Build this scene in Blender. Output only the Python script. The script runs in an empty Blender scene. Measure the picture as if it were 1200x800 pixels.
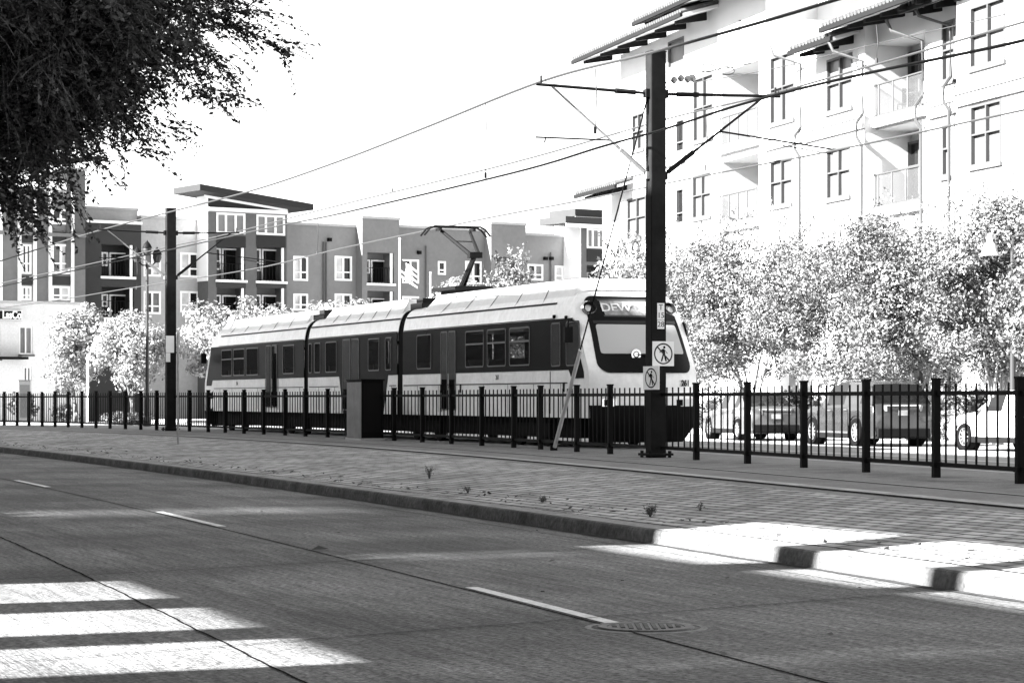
import bpy, math, random
import numpy as np
from mathutils import Vector, Matrix
random.seed(7)
rng = np.random.default_rng(11)
R = math.radians
scene = bpy.context.scene
col = scene.collection

# ------------------------------------------------------------------ camera
F = 85.0 / 36.0 * 1200.0
HOR, EYE = 467.0, 1.5
cam = bpy.data.cameras.new('camera'); cam.lens = 85; cam.sensor_width = 36
cam.shift_y = (HOR - 400.0) / 1200.0; cam.clip_start = 0.2; cam.clip_end = 6000
co = bpy.data.objects.new('camera', cam); col.objects.link(co)
co.location = (0, 0, EYE); co.rotation_euler = (R(90), 0, 0)
scene.camera = co

def at(px, py, Y):
    return Vector(((px - 600) / F * Y, Y, EYE + (HOR - py) / F * Y))
def gnd(px, py, z=0.0):
    Y = F * (EYE - z) / (py - HOR)
    return Vector(((px - 600) / F * Y, Y, z))

# ------------------------------------------------------------------ light
SUN_AZ = Vector((-0.925, -0.385, 0)).normalized()
SUN_EL = R(30)
SUN = Vector((SUN_AZ.x * math.cos(SUN_EL), SUN_AZ.y * math.cos(SUN_EL), math.sin(SUN_EL)))
EXPOSURE = 3.45
w = bpy.data.worlds.new('World'); scene.world = w; w.use_nodes = True
nt = w.node_tree; nt.nodes.clear()
out = nt.nodes.new('ShaderNodeOutputWorld'); bg = nt.nodes.new('ShaderNodeBackground')
sky = nt.nodes.new('ShaderNodeTexSky'); sky.sky_type = 'NISHITA'; sky.sun_disc = False
sky.sun_elevation = SUN_EL; sky.sun_rotation = math.atan2(SUN.x, SUN.y) % (2 * math.pi)
bw = nt.nodes.new('ShaderNodeRGBToBW')
nt.links.new(sky.outputs[0], bw.inputs[0]); nt.links.new(bw.outputs[0], bg.inputs['Color'])
bg.inputs['Strength'].default_value = 0.05
nt.links.new(bg.outputs[0], out.inputs[0])
sl = bpy.data.lights.new('sun', 'SUN'); sl.energy = 5.0; sl.angle = R(0.7); sl.color = (1, 1, 1)
so = bpy.data.objects.new('sun', sl); col.objects.link(so)
so.rotation_euler = SUN.to_track_quat('Z', 'Y').to_euler()
scene.view_settings.view_transform = 'Standard'; scene.view_settings.look = 'None'
scene.view_settings.gamma = 1; scene.view_settings.exposure = EXPOSURE
scene.cycles.max_bounces = 6; scene.cycles.transparent_max_bounces = 6
scene.cycles.use_denoising = True

# ------------------------------------------------------------------ materials
def mat(name, v, rough=0.6, metal=0.0, spec=0.5, var=0.0, vscale=2.0, stretch=(1, 1, 1), rot=0.0, bump=0.0, bscale=40.0, var2=0.0, v2scale=20.0):
    m = bpy.data.materials.new(name); m.use_nodes = True
    n = m.node_tree.nodes; l = m.node_tree.links
    p = n['Principled BSDF']
    p.inputs['Base Color'].default_value = (v, v, v, 1)
    p.inputs['Roughness'].default_value = rough; p.inputs['Metallic'].default_value = metal
    p.inputs['Specular IOR Level'].default_value = spec
    if var or bump or var2:
        tc = n.new('ShaderNodeTexCoord'); mp = n.new('ShaderNodeMapping')
        l.new(tc.outputs['Object'], mp.inputs[0])
        mp.inputs['Rotation'].default_value = (0, 0, rot)
        if stretch != (1, 1, 1):
            m2_ = n.new('ShaderNodeMapping'); m2_.inputs['Scale'].default_value = stretch
            l.new(mp.outputs[0], m2_.inputs[0]); mp = m2_
    last = None
    def ramp(scale, amp, base):
        tx = n.new('ShaderNodeTexNoise'); tx.inputs['Scale'].default_value = scale
        tx.inputs['Detail'].default_value = 6; tx.inputs['Roughness'].default_value = 0.6
        l.new(mp.outputs[0], tx.inputs['Vector'])
        mr = n.new('ShaderNodeMapRange')
        mr.inputs['From Min'].default_value = 0.3; mr.inputs['From Max'].default_value = 0.7
        mr.inputs['To Min'].default_value = base * (1 - amp); mr.inputs['To Max'].default_value = base * (1 + amp)
        l.new(tx.outputs['Fac'], mr.inputs['Value'])
        return mr.outputs[0]
    if var:
        last = ramp(vscale, var, v)
        if var2:
            o2 = ramp(v2scale, var2, 1.0)
            mm = n.new('ShaderNodeMath'); mm.operation = 'MULTIPLY'
            l.new(last, mm.inputs[0]); l.new(o2, mm.inputs[1]); last = mm.outputs[0]
        l.new(last, p.inputs['Base Color'])
    if bump:
        tb = n.new('ShaderNodeTexNoise'); tb.inputs['Scale'].default_value = bscale; tb.inputs['Detail'].default_value = 4
        l.new(mp.outputs[0], tb.inputs['Vector'])
        b = n.new('ShaderNodeBump'); b.inputs['Strength'].default_value = bump; b.inputs['Distance'].default_value = 0.02
        l.new(tb.outputs['Fac'], b.inputs['Height']); l.new(b.outputs[0], p.inputs['Normal'])
    return m

def leaf_mat(name, v, trans=0.35, var=0.35, spec=0.4, clump=0.0, cscale=1.1):
    m = bpy.data.materials.new(name); m.use_nodes = True
    n = m.node_tree.nodes; l = m.node_tree.links
    p = n['Principled BSDF']; p.inputs['Roughness'].default_value = 0.45
    p.inputs['Specular IOR Level'].default_value = spec
    tr = n.new('ShaderNodeBsdfTranslucent'); mx = n.new('ShaderNodeMixShader'); mx.inputs[0].default_value = trans
    g = n.new('ShaderNodeNewGeometry')
    mr = n.new('ShaderNodeMapRange'); mr.inputs['To Min'].default_value = v * (1 - var); mr.inputs['To Max'].default_value = v * (1 + var)
    l.new(g.outputs['Random Per Island'], mr.inputs['Value'])
    o_ = mr.outputs[0]
    if clump:
        tc = n.new('ShaderNodeTexCoord'); tx = n.new('ShaderNodeTexNoise'); tx.inputs['Scale'].default_value = cscale; tx.inputs['Detail'].default_value = 2
        l.new(tc.outputs['Object'], tx.inputs['Vector'])
        m2 = n.new('ShaderNodeMapRange'); m2.inputs['From Min'].default_value = .35; m2.inputs['From Max'].default_value = .65
        m2.inputs['To Min'].default_value = 1 - clump; m2.inputs['To Max'].default_value = 1 + clump
        l.new(tx.outputs['Fac'], m2.inputs['Value'])
        mu = n.new('ShaderNodeMath'); mu.operation = 'MULTIPLY'; l.new(o_, mu.inputs[0]); l.new(m2.outputs[0], mu.inputs[1]); o_ = mu.outputs[0]
    l.new(o_, p.inputs['Base Color']); l.new(o_, tr.inputs['Color'])
    l.new(p.outputs[0], mx.inputs[1]); l.new(tr.outputs[0], mx.inputs[2])
    l.new(mx.outputs[0], n['Material Output'].inputs['Surface'])
    return m

ROAD_ROT = math.atan2(0.933, -0.36)      # heading of the street, away from the camera
M = {}
M['black'] = mat('black_painted_steel', 0.006, 0.6, spec=0.05)
M['black_matte'] = mat('black_rubber', 0.010, 0.8, spec=0.2)
M['pole'] = mat('dark_weathered_steel', 0.012, 0.7, spec=0.05, var=0.3, vscale=3)
M['galv'] = mat('galvanised_steel', 0.30, 0.45, metal=0.3, var=0.25, vscale=6)
M['wire'] = mat('copper_wire', 0.03, 0.6, spec=0.2)
M['white_paint'] = mat('white_vehicle_paint', 0.72, 0.25, var=0.10, vscale=1.1, var2=0.08, v2scale=7)
M['grey_panel'] = mat('pale_grey_roof_fairing', 0.60, 0.4, var=0.10, vscale=1.2, var2=0.06, v2scale=8)
M['band'] = mat('black_window_band', 0.006, 0.35, spec=0.01, var=0.3, vscale=2)
M['glass'] = mat('dark_glass', 0.008, 0.04, spec=0.3)
M['mask'] = mat('black_nose_glass', 0.006, 0.08, spec=0.10)
M['soffit'] = mat('pale_soffit_boards', 0.35, 0.9)
M['downpipe'] = mat('grey_downpipe', 0.035, 0.6)
M['lamp_grey'] = mat('dark_lamp_enamel', 0.03, 0.5, spec=0.2)
M['glass_frame'] = mat('window_gasket', 0.02, 0.4, spec=0.2)
M['under'] = mat('sooty_underframe', 0.005, 0.85, spec=0.08)
M['bellows'] = mat('bellows_rubber', 0.012, 0.8, spec=0.1)
M['chrome'] = mat('polished_metal', 0.55, 0.15, metal=0.9)
M['blind'] = mat('pale_sun_blind', 0.40, 0.5, spec=0.1)
M['sign_white'] = mat('white_sign_sheet', 0.75, 0.5, var=0.05)
M['ink'] = mat('black_lettering', 0.008, 0.7, spec=0.1)
M['led'] = mat('grey_display', 0.22, 0.4, spec=0.2, var=0.5, vscale=9)
M['ledtext'] = mat('pale_display_letters', 0.7, 0.5)
M['stucco'] = mat('white_stucco', 0.42, 0.9, var=0.04, vscale=0.6, bump=0.1, bscale=30)
M['stucco_trim'] = mat('pale_grey_trim', 0.07, 0.8)
M['wframe'] = mat('grey_window_frame', 0.055, 0.6, spec=0.2)
M['curtain'] = mat('pale_curtained_glass', 0.11, 0.3, spec=0.3, var=0.25, vscale=1.5)
M['curtain_r'] = mat('darkened_blinds', 0.09, 0.3, spec=0.2, var=0.3, vscale=1.0)  # curtain tone darkened to offset direct sun on the white facade
M['curtain_b'] = mat('white_curtained_glass', 0.45, 0.25, spec=0.3, var=0.3, vscale=1.2)
M['dark_wood'] = mat('dark_stained_timber', 0.008, 0.8, spec=0.1)
M['tile'] = mat('clay_roof_tile', 0.05, 0.8, var=0.4, vscale=5)
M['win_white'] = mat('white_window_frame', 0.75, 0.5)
M['concrete'] = mat('pale_concrete', 0.34, 0.85, var=0.12, vscale=0.7, var2=0.15, v2scale=14, bump=0.2, bscale=60)
M['brickwall'] = mat('painted_brick', 0.5, 0.85, var=0.1, vscale=0.8, var2=0.1, v2scale=12)
for nm, v in (('f_mid', 0.135), ('f_dark', 0.022), ('f_light', 0.30), ('f_grey', 0.08), ('f_tan', 0.16), ('f_char', 0.01)):
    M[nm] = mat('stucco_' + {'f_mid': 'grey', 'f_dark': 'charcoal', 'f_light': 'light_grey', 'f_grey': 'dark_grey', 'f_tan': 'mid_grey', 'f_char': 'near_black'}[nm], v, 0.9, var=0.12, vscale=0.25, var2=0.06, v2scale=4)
M['bark'] = mat('rough_bark', 0.07, 0.95, var=0.4, vscale=6, bump=0.6, bscale=14)
M['bark_pale'] = mat('smooth_pale_bark', 0.22, 0.9, var=0.3, vscale=5)
M['leaf_dark'] = leaf_mat('dark_elm_leaves', 0.035, 0.2, spec=0.2, var=0.85, clump=0.7, cscale=2.2)
M['leaf_right'] = leaf_mat('glossy_myrtle_leaves', 0.105, 0.12, var=0.75, spec=0.5, clump=0.65)
M['leaf_pale'] = leaf_mat('pale_young_leaves', 0.24, 0.25, var=0.6, clump=0.4, cscale=.8)
M['leaf_hedge'] = leaf_mat('clipped_hedge_leaves', 0.05, 0.15, var=0.7, spec=0.4, clump=0.6)
M['leaf_bush'] = leaf_mat('hedge_leaves', 0.06, 0.3)
M['car_grey'] = mat('grey_car_paint', 0.085, 0.2, metal=0.25, spec=0.7)
M['car_dark'] = mat('dark_grey_car_paint', 0.03, 0.15, metal=0.2, spec=0.8)
M['car_white'] = mat('white_car_paint', 0.4, 0.2)
M['car_glass'] = mat('tinted_car_glass', 0.006, 0.05, spec=0.3)
M['tyre'] = mat('tyre_rubber', 0.004, 0.9, spec=0.05)
M['rim'] = mat('alloy_rim', 0.14, 0.4, metal=0.3)
M['tail'] = mat('tail_lamp_lens', 0.12, 0.15)
M['plastic'] = mat('black_plastic_trim', 0.005, 0.6, spec=0.1)
M['iron'] = mat('cast_iron', 0.03, 0.6, var=0.4, vscale=30)
M['paintline'] = mat('worn_white_road_paint', 0.6, 0.8, var=0.25, vscale=14, var2=0.2, v2scale=60)
M['tar'] = mat('tar_joint_filler', 0.004, 0.95, spec=0.02)
M['dryleaf'] = mat('dry_fallen_leaf', 0.045, 0.9)
M['screen'] = mat('shade_wall_grey', 0.16, 0.9, var=0.1)  # plain grey for the unseen wall added to cast shade

def road_material():
    m = mat('brushed_concrete_road', 0.10, 0.85, spec=0.25, var=0.24, vscale=1.2, stretch=(0.12, 1.6, 1), rot=-ROAD_ROT, var2=0.38, v2scale=7, bump=0.7, bscale=30)
    n = m.node_tree.nodes; l = m.node_tree.links; p = n['Principled BSDF']
    src = p.inputs['Base Color'].links[0].from_socket
    # fine grain and tyre-polished, stained patches
    tc = n.new('ShaderNodeTexCoord')
    g = n.new('ShaderNodeTexNoise'); g.inputs['Scale'].default_value = 22; g.inputs['Detail'].default_value = 5; g.inputs['Roughness'].default_value = 0.75
    l.new(tc.outputs['Object'], g.inputs['Vector'])
    mr = n.new('ShaderNodeMapRange'); mr.inputs['From Min'].default_value = 0.37; mr.inputs['From Max'].default_value = 0.63
    mr.inputs['To Min'].default_value = 0.2; mr.inputs['To Max'].default_value = 1.85
    l.new(g.outputs['Fac'], mr.inputs['Value'])
    mm = n.new('ShaderNodeMath'); mm.operation = 'MULTIPLY'
    l.new(src, mm.inputs[0]); l.new(mr.outputs[0], mm.inputs[1])
    s = n.new('ShaderNodeTexNoise'); s.inputs['Scale'].default_value = 0.35; s.inputs['Detail'].default_value = 5
    l.new(tc.outputs['Object'], s.inputs['Vector'])
    mr2 = n.new('ShaderNodeMapRange'); mr2.inputs['From Min'].default_value = 0.35; mr2.inputs['From Max'].default_value = 0.65
    mr2.inputs['To Min'].default_value = 0.6; mr2.inputs['To Max'].default_value = 1.4
    l.new(s.outputs['Fac'], mr2.inputs['Value'])
    m2 = n.new('ShaderNodeMath'); m2.operation = 'MULTIPLY'
    l.new(mm.outputs[0], m2.inputs[0]); l.new(mr2.outputs[0], m2.inputs[1])
    l.new(m2.outputs[0], p.inputs['Base Color'])
    return m
M['road'] = road_material()

def brick_material():
    m = bpy.data.materials.new('clay_brick_paving'); m.use_nodes = True
    n = m.node_tree.nodes; l = m.node_tree.links; p = n['Principled BSDF']
    p.inputs['Roughness'].default_value = 0.9; p.inputs['Specular IOR Level'].default_value = 0.2
    tc = n.new('ShaderNodeTexCoord'); mp = n.new('ShaderNodeMapping')
    mp.inputs['Rotation'].default_value = (0, 0, -ROAD_ROT)
    l.new(tc.outputs['Object'], mp.inputs[0])
    b = n.new('ShaderNodeTexBrick'); b.inputs['Scale'].default_value = 1.0
    b.inputs['Brick Width'].default_value = 0.40; b.inputs['Row Height'].default_value = 0.20
    b.inputs['Mortar Size'].default_value = 0.028; b.inputs['Mortar Smooth'].default_value = 0.3
    b.inputs['Color1'].default_value = (0.42, 0.42, 0.42, 1); b.inputs['Color2'].default_value = (0.22, 0.22, 0.22, 1)
    b.inputs['Mortar'].default_value = (0.05, 0.05, 0.05, 1)
    l.new(mp.outputs[0], b.inputs['Vector'])
    tx = n.new('ShaderNodeTexNoise'); tx.inputs['Scale'].default_value = 0.5; tx.inputs['Detail'].default_value = 8; tx.inputs['Roughness'].default_value = 0.65
    l.new(tc.outputs['Object'], tx.inputs['Vector'])
    mr = n.new('ShaderNodeMapRange'); mr.inputs['From Min'].default_value = 0.3; mr.inputs['From Max'].default_value = 0.7
    mr.inputs['To Min'].default_value = 0.65; mr.inputs['To Max'].default_value = 1.35
    l.new(tx.outputs['Fac'], mr.inputs['Value'])
    bwn = n.new('ShaderNodeRGBToBW'); l.new(b.outputs['Color'], bwn.inputs[0])
    mm = n.new('ShaderNodeMath'); mm.operation = 'MULTIPLY'
    l.new(bwn.outputs[0], mm.inputs[0]); l.new(mr.outputs[0], mm.inputs[1])
    l.new(mm.outputs[0], p.inputs['Base Color'])
    bp = n.new('ShaderNodeBump'); bp.inputs['Strength'].default_value = 0.6; bp.inputs['Distance'].default_value = 0.01
    l.new(bwn.outputs[0], bp.inputs['Height']); l.new(bp.outputs[0], p.inputs['Normal'])
    return m
M['brick'] = brick_material()

# ------------------------------------------------------------------ mesh helpers
class MB:
    def __init__(self): self.v = []; self.f = []; self.mi = []; self.cur = 0
    def face(self, pts):
        i = len(self.v); self.v += [tuple(p) for p in pts]; self.f.append(tuple(range(i, i + len(pts)))); self.mi.append(self.cur)
    def hexa(self, p):          # p: 4 bottom, 4 top
        i = len(self.v); self.v += [tuple(q) for q in p]
        for q in ((3, 2, 1, 0), (4, 5, 6, 7), (0, 1, 5, 4), (1, 2, 6, 5), (2, 3, 7, 6), (3, 0, 4, 7)):
            self.f.append(tuple(i + k for k in q)); self.mi.append(self.cur)
    def box(self, c, s, ax=None):
        c = Vector(c); ax = ax or (Vector((1, 0, 0)), Vector((0, 1, 0)), Vector((0, 0, 1)))
        x, y, z = ax[0] * s[0] / 2, ax[1] * s[1] / 2, ax[2] * s[2] / 2
        self.hexa([c - x - y - z, c + x - y - z, c + x + y - z, c - x + y - z, c - x - y + z, c + x - y + z, c + x + y + z, c - x + y + z])
    def tube(self, pts, r, n=8, cap=True):
        pts = [Vector(p) for p in pts]; rs = r if isinstance(r, (list, tuple)) else [r] * len(pts)
        rings = []
        up = Vector((0, 0, 1))
        for k, p in enumerate(pts):
            d = (pts[min(k + 1, len(pts) - 1)] - pts[max(k - 1, 0)]).normalized()
            a = d.cross(up)
            if a.length < 1e-3: a = d.cross(Vector((1, 0, 0)))
            a.normalize(); b = d.cross(a).normalized()
            i = len(self.v)
            for q in range(n):
                t = 2 * math.pi * q / n
                self.v.append(tuple(p + a * math.cos(t) * rs[k] + b * math.sin(t) * rs[k]))
            rings.append(i)
        for k in range(len(rings) - 1):
            for q in range(n):
                self.f.append((rings[k] + q, rings[k] + (q + 1) % n, rings[k + 1] + (q + 1) % n, rings[k + 1] + q)); self.mi.append(self.cur)
        if cap:
            self.f.append(tuple(rings[0] + q for q in reversed(range(n)))); self.mi.append(self.cur)
            self.f.append(tuple(rings[-1] + q for q in range(n))); self.mi.append(self.cur)
    def lathe(self, prof, n=20, c=(0, 0, 0), axis='z'):
        base = len(self.v)
        for (r, h) in prof:
            for q in range(n):
                t = 2 * math.pi * q / n
                if axis == 'z': self.v.append((c[0] + r * math.cos(t), c[1] + r * math.sin(t), c[2] + h))
                else: self.v.append((c[0] + r * math.cos(t), c[1] + h, c[2] + r * math.sin(t)))
        for k in range(len(prof) - 1):
            for q in range(n):
                self.f.append((base + k * n + q, base + k * n + (q + 1) % n, base + (k + 1) * n + (q + 1) % n, base + (k + 1) * n + q)); self.mi.append(self.cur)
    def loft(self, rings, closed=True, caps=(False, False)):
        n = len(rings[0]); base = len(self.v)
        for r in rings: self.v += [tuple(p) for p in r]
        for k in range(len(rings) - 1):
            for q in range(n if closed else n - 1):
                self.f.append((base + k * n + q, base + k * n + (q + 1) % n, base + (k + 1) * n + (q + 1) % n, base + (k + 1) * n + q)); self.mi.append(self.cur)
        if caps[0]: self.f.append(tuple(base + q for q in range(n))); self.mi.append(self.cur)
        if caps[1]: self.f.append(tuple(base + (len(rings) - 1) * n + q for q in range(n))); self.mi.append(self.cur)
    def prism(self, poly, d):   # poly: 3D outline, d: extrusion vector
        poly = [Vector(p) for p in poly]; d = Vector(d); n = len(poly); i = len(self.v)
        self.v += [tuple(p) for p in poly] + [tuple(p + d) for p in poly]
        self.f.append(tuple(i + k for k in range(n))); self.mi.append(self.cur)
        self.f.append(tuple(i + n + k for k in reversed(range(n)))); self.mi.append(self.cur)
        for k in range(n):
            self.f.append((i + k, i + (k + 1) % n, i + n + (k + 1) % n, i + n + k)); self.mi.append(self.cur)
    def build(self, name, mats, parent=None, smooth=False, bevel=0.0, recalc=True):
        me = bpy.data.meshes.new(name); me.from_pydata(self.v, [], self.f)
        mats = mats if isinstance(mats, (list, tuple)) else [mats]
        for m in mats: me.materials.append(m)
        if len(mats) > 1: me.polygons.foreach_set('material_index', self.mi)
        if recalc:
            import bmesh
            bm = bmesh.new(); bm.from_mesh(me); bmesh.ops.recalc_face_normals(bm, faces=bm.faces)
            if smooth == 'merge': bmesh.ops.remove_doubles(bm, verts=bm.verts, dist=1e-4)
            bm.to_mesh(me); bm.free()
        if smooth: me.shade_smooth()
        o = bpy.data.objects.new(name, me); col.objects.link(o)
        if smooth:
            try:
                me.set_sharp_from_angle(angle=R(38))
            except Exception: pass
        if bevel:
            b = o.modifiers.new('bevel', 'BEVEL'); b.width = bevel; b.segments = 2; b.limit_method = 'ANGLE'
        if parent: o.parent = parent
        return o

def tag(o, label, cat, group=None):
    o['label'] = label; o['category'] = cat
    if group: o['group'] = group
    return o
def thing(name, label, cat, loc=(0, 0, 0), rz=0.0, group=None):
    o = bpy.data.objects.new(name, None); col.objects.link(o); o.empty_display_size = 0.2
    o.location = loc; o.rotation_euler = (0, 0, rz)
    return tag(o, label, cat, group)
def struct(o, kind='structure'):
    o['kind'] = kind; return o
def text(name, s, size, m, parent, origin, ux, uy, extrude=0.002, squash=1.0, bold=0.0):
    """flat lettering converted to mesh; ux = reading direction, uy = up, both in the parent's space"""
    c = bpy.data.curves.new(name, 'FONT'); c.body = s; c.size = size; c.extrude = extrude; c.align_x = 'CENTER'; c.align_y = 'CENTER'; c.offset = bold
    tmp = bpy.data.objects.new(name, c); col.objects.link(tmp)
    me = bpy.data.meshes.new_from_object(tmp.evaluated_get(bpy.context.evaluated_depsgraph_get()))
    bpy.data.objects.remove(tmp)
    me.materials.clear(); me.materials.append(m)
    o = bpy.data.objects.new(name, me); col.objects.link(o)
    ux = Vector(ux).normalized(); uy = Vector(uy).normalized(); uz = ux.cross(uy)
    mt = Matrix((ux * squash, uy, uz)).transposed().to_4x4(); mt.translation = Vector(origin)
    me.transform(mt); me.name = name
    if parent: o.parent = parent
    return o
def dup(o, parent=None):
    c = o.copy(); col.objects.link(c); c.parent = parent
    for ch in list(o.children): dup(ch, c)
    return c

# ------------------------------------------------------------------ street layout (real plan, metres)
kY = np.array([5, 10, 17.7, 21.35, 25, 29.5, 36.3, 48.9, 67.5, 90, 115.]); kX = np.array([7.9, 6.3, 3.8, 2.65, 1.55, 0, -2.5, -7.0, -14.3, -23.6, -35.])
fY = np.array([20, 32.6, 37.6, 42.5, 49.7, 56.5, 66, 73.5, 82.8, 92, 103, 112, 125.]); fX = np.array([10.1, 6.85, 5.5, 4.15, 2.05, 0, -3.3, -6.28, -10.5, -15.1, -21.6, -27.5, -37.])
kp = np.polyfit(kY, kX, 3); fp = np.polyfit(fY, fX, 4)
kerbX = lambda y: float(np.polyval(kp, y)); fenX = lambda y: float(np.polyval(fp, y))
kd = lambda y: float(np.polyval(np.polyder(kp), y)); fd = lambda y: float(np.polyval(np.polyder(fp), y))
def kerbP(y, off=0.0, z=0.0):       # off > 0: towards the tracks
    n = Vector((1, -kd(y), 0)).normalized(); return Vector((kerbX(y), y, z)) + n * off
def fenP(y, off=0.0, z=0.0):        # off > 0: away from the camera side
    n = Vector((1, -fd(y), 0)).normalized(); return Vector((fenX(y), y, z)) + n * off
def fence_y(px):                    # depth of the fence line at a picture column
    lo, hi = 18.0, 125.0
    for _ in range(60):
        m_ = (lo + hi) / 2
        if 600 + F * fenX(m_) / m_ > px: lo = m_
        else: hi = m_
    return lo
def strip(name, curves, m, smooth=True):
    b = MB(); b.loft([[c[i] for c in curves] for i in range(len(curves[0]))], closed=False)
    o = b.build(name, m, smooth=False, recalc=False)
    import bmesh
    bm = bmesh.new(); bm.from_mesh(o.data); bmesh.ops.recalc_face_normals(bm, faces=bm.faces)
    if sum(f.normal.z for f in bm.faces) < 0: bmesh.ops.reverse_faces(bm, faces=bm.faces)
    bm.to_mesh(o.data); bm.free()
    return struct(o)
ys = list(np.linspace(-6, 118, 125)); ysf = [y + 3.0 for y in ys]
# whole ground, out to the horizon
g = MB(); g.face([(-3000, -500, -0.06), (3000, -500, -0.06), (3000, 4500, -0.06), (-3000, 4500, -0.06)])
struct(g.build('ground', M['concrete']))
strip('road', [[kerbP(y, -9.5) for y in ys], [kerbP(y, 0.02) for y in ys]], M['road'])
# kerb: sloping face, rounded top
kz = [(0.0, -0.02), (0.0, 0.0), (0.02, 0.11), (0.032, 0.137), (0.06, 0.15)]
o = strip('kerb', [[kerbP(y, a, z) for y in ys] for a, z in kz], mat('shaded_kerb_concrete', 0.085, 0.9, spec=0.1, var=0.4, vscale=2.5, var2=0.4, v2scale=18, bump=0.4, bscale=40))  # face colour darkened to carry the shade of the side turned away
strip('kerb_top', [[kerbP(y, 0.06, 0.15) for y in ys], [kerbP(y, 0.32, 0.156) for y in ys], [kerbP(y, 0.322, 0.10) for y in ys]], mat('lit_kerb_top', 0.22, 0.9, spec=0.2, var=0.3, vscale=2, var2=0.35, v2scale=18, bump=0.3))  # top made paler than the face, light from above put into the colour
PZ = 0.36
def mix(y, yf, t, offk=0.33, offf=-3.6):
    a = kerbP(y, offk, 0.152); b_ = fenP(yf, offf, PZ - 0.02)
    return a.lerp(b_, t)
strip('brick_pavement', [[mix(y, yf, t) for y, yf in zip(ys, ysf)] for t in (0, .05, .3, .6, 1.0)], M['brick'])
trk = mat('track_slab_concrete', 0.14, 0.9, var=0.25, vscale=0.7, var2=0.25, v2scale=12, bump=0.3)
strip('track_bed', [[fenP(yf, -3.6, PZ - 0.02) for yf in ysf], [fenP(yf, -0.9, PZ - 0.006) for yf in ysf]], trk)
strip('fence_verge', [[fenP(yf, -0.9, PZ - 0.006) for yf in ysf], [fenP(yf, 0.6, PZ) for yf in ysf]], mat('gritty_verge', 0.13, 0.95, var=0.5, vscale=1.6, var2=0.4, v2scale=25, bump=0.6))
strip('track_bed', [[fenP(yf, 0.6, PZ) for yf in ysf], [fenP(yf, 4.6, PZ) for yf in ysf]], trk)
# two rails of the near track: steel head beside a dark groove, flush in the slab
for off in (-3.1, -1.62):
    strip('rail', [[fenP(yf, off, PZ - 0.008) for yf in ysf], [fenP(yf, off + 0.075, PZ - 0.008) for yf in ysf]], mat('worn_rail_steel', 0.14, 0.5, metal=0.3))
    strip('rail_edging', [[fenP(yf, off + .08, PZ - 0.011) for yf in ysf], [fenP(yf, off + 0.34, PZ - 0.011) for yf in ysf]], mat('pale_rail_edging', 0.26, 0.9, var=0.4, vscale=1.5, var2=0.3, v2scale=14))
    strip('rail_groove', [[fenP(yf, off - 0.15, PZ - 0.010) for yf in ysf], [fenP(yf, off - 0.002, PZ - 0.010) for yf in ysf]], M['tar'])
for off in (1.9, 3.35):
    strip('rail', [[fenP(yf, off, PZ + 0.01) for yf in ysf], [fenP(yf, off + 0.07, PZ + 0.01) for yf in ysf]], M['galv'])
FR = 0.25
strip('far_kerb', [[fenP(yf, 4.6, PZ) for yf in ysf], [fenP(yf, 4.9, PZ) for yf in ysf], [fenP(yf, 4.92, FR - 0.02) for yf in ysf]], M['concrete'])
strip('far_road', [[fenP(yf, 4.9, FR) for yf in ysf], [fenP(yf, 16.5, FR) for yf in ysf]], mat('far_concrete_road', 0.2, 0.9, var=0.3, vscale=0.5, var2=0.2, v2scale=10))
strip('far_pavement', [[fenP(yf, 16.5, FR - 0.02) for yf in ysf], [fenP(yf, 16.52, FR + 0.13) for yf in ysf], [fenP(yf, 60, FR + 0.13) for yf in ysf], [fenP(yf, 180, FR + 0.13) for yf in ysf]], M['concrete'])
# near pavement behind the camera side
strip('pavement', [[kerbP(y, -9.5, -0.02) for y in ys], [kerbP(y, -9.52, 0.14) for y in ys], [kerbP(y, -13.5, 0.15) for y in ys]], M['concrete'])

# painted dashes, slab joints
def ribbon(name, pts, wd, z, m):
    b = MB(); rings = []
    for k, p in enumerate(pts):
        d = (pts[min(k + 1, len(pts) - 1)] - pts[max(0, k - 1)]).normalized(); n = Vector((-d.y, d.x, 0))
        rings.append([(p + n * wd / 2) + Vector((0, 0, z)), (p - n * wd / 2) + Vector((0, 0, z))])
    b.loft(rings, closed=False)
    return struct(b.build(name, m))
LANE = -3.52
def lane_line(y0, y1, off, n=6): return [kerbP(y0 + (y1 - y0) * k / n, off) for k in range(n + 1)]
for y0, y1 in ((17.25, 20.3), (29.5, 33.2), (42.2, 45.6), (54, 57.2), (66, 69), (5.0, 8.1)):
    ribbon('lane_marking', lane_line(y0, y1, LANE), 0.11, 0.006, M['paintline'])
ribbon('road_joint', lane_line(-5, 115, LANE - 0.1, 60), 0.022, 0.004, M['tar'])
ribbon('road_joint', [kerbP(y, -6.25 + .006 * math.sin(y * 3.1) + .004 * math.sin(y * 11.7), 0) for y in np.linspace(-5, 115, 900)], 0.02, 0.006, M['tar'])
for yk in (12.0, 17.6, 23.5, 30, 37, 44):
    a = kerbP(yk + 1.3, 0.0); b_ = kerbP(yk - 2.2, -9.4)
    pts = [a.lerp(b_, t / 14) + Vector((0, random.uniform(-0.025, 0.025), 0)) for t in range(15)]
    ribbon('road_joint', pts, 0.018 if yk > 13 else 0.03, 0.008, M['tar'])
ribbon('gutter_joint', lane_line(-5, 115, -0.42, 60), 0.012, 0.0045, M['tar'])
ribbon('gutter_dirt', [kerbP(y, -.05 - .02 * math.sin(y * 1.7) - .015 * math.sin(y * 5.3), 0) for y in np.linspace(-5, 110, 300)], 0.10, 0.005, mat('gutter_silt', 0.035, 0.95, spec=0.1, var=0.5, vscale=9))
ribbon('kerb_joint', [kerbP(y, 0.345, 0.154) for y in ys], 0.03, 0.006, M['tar'])

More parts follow.
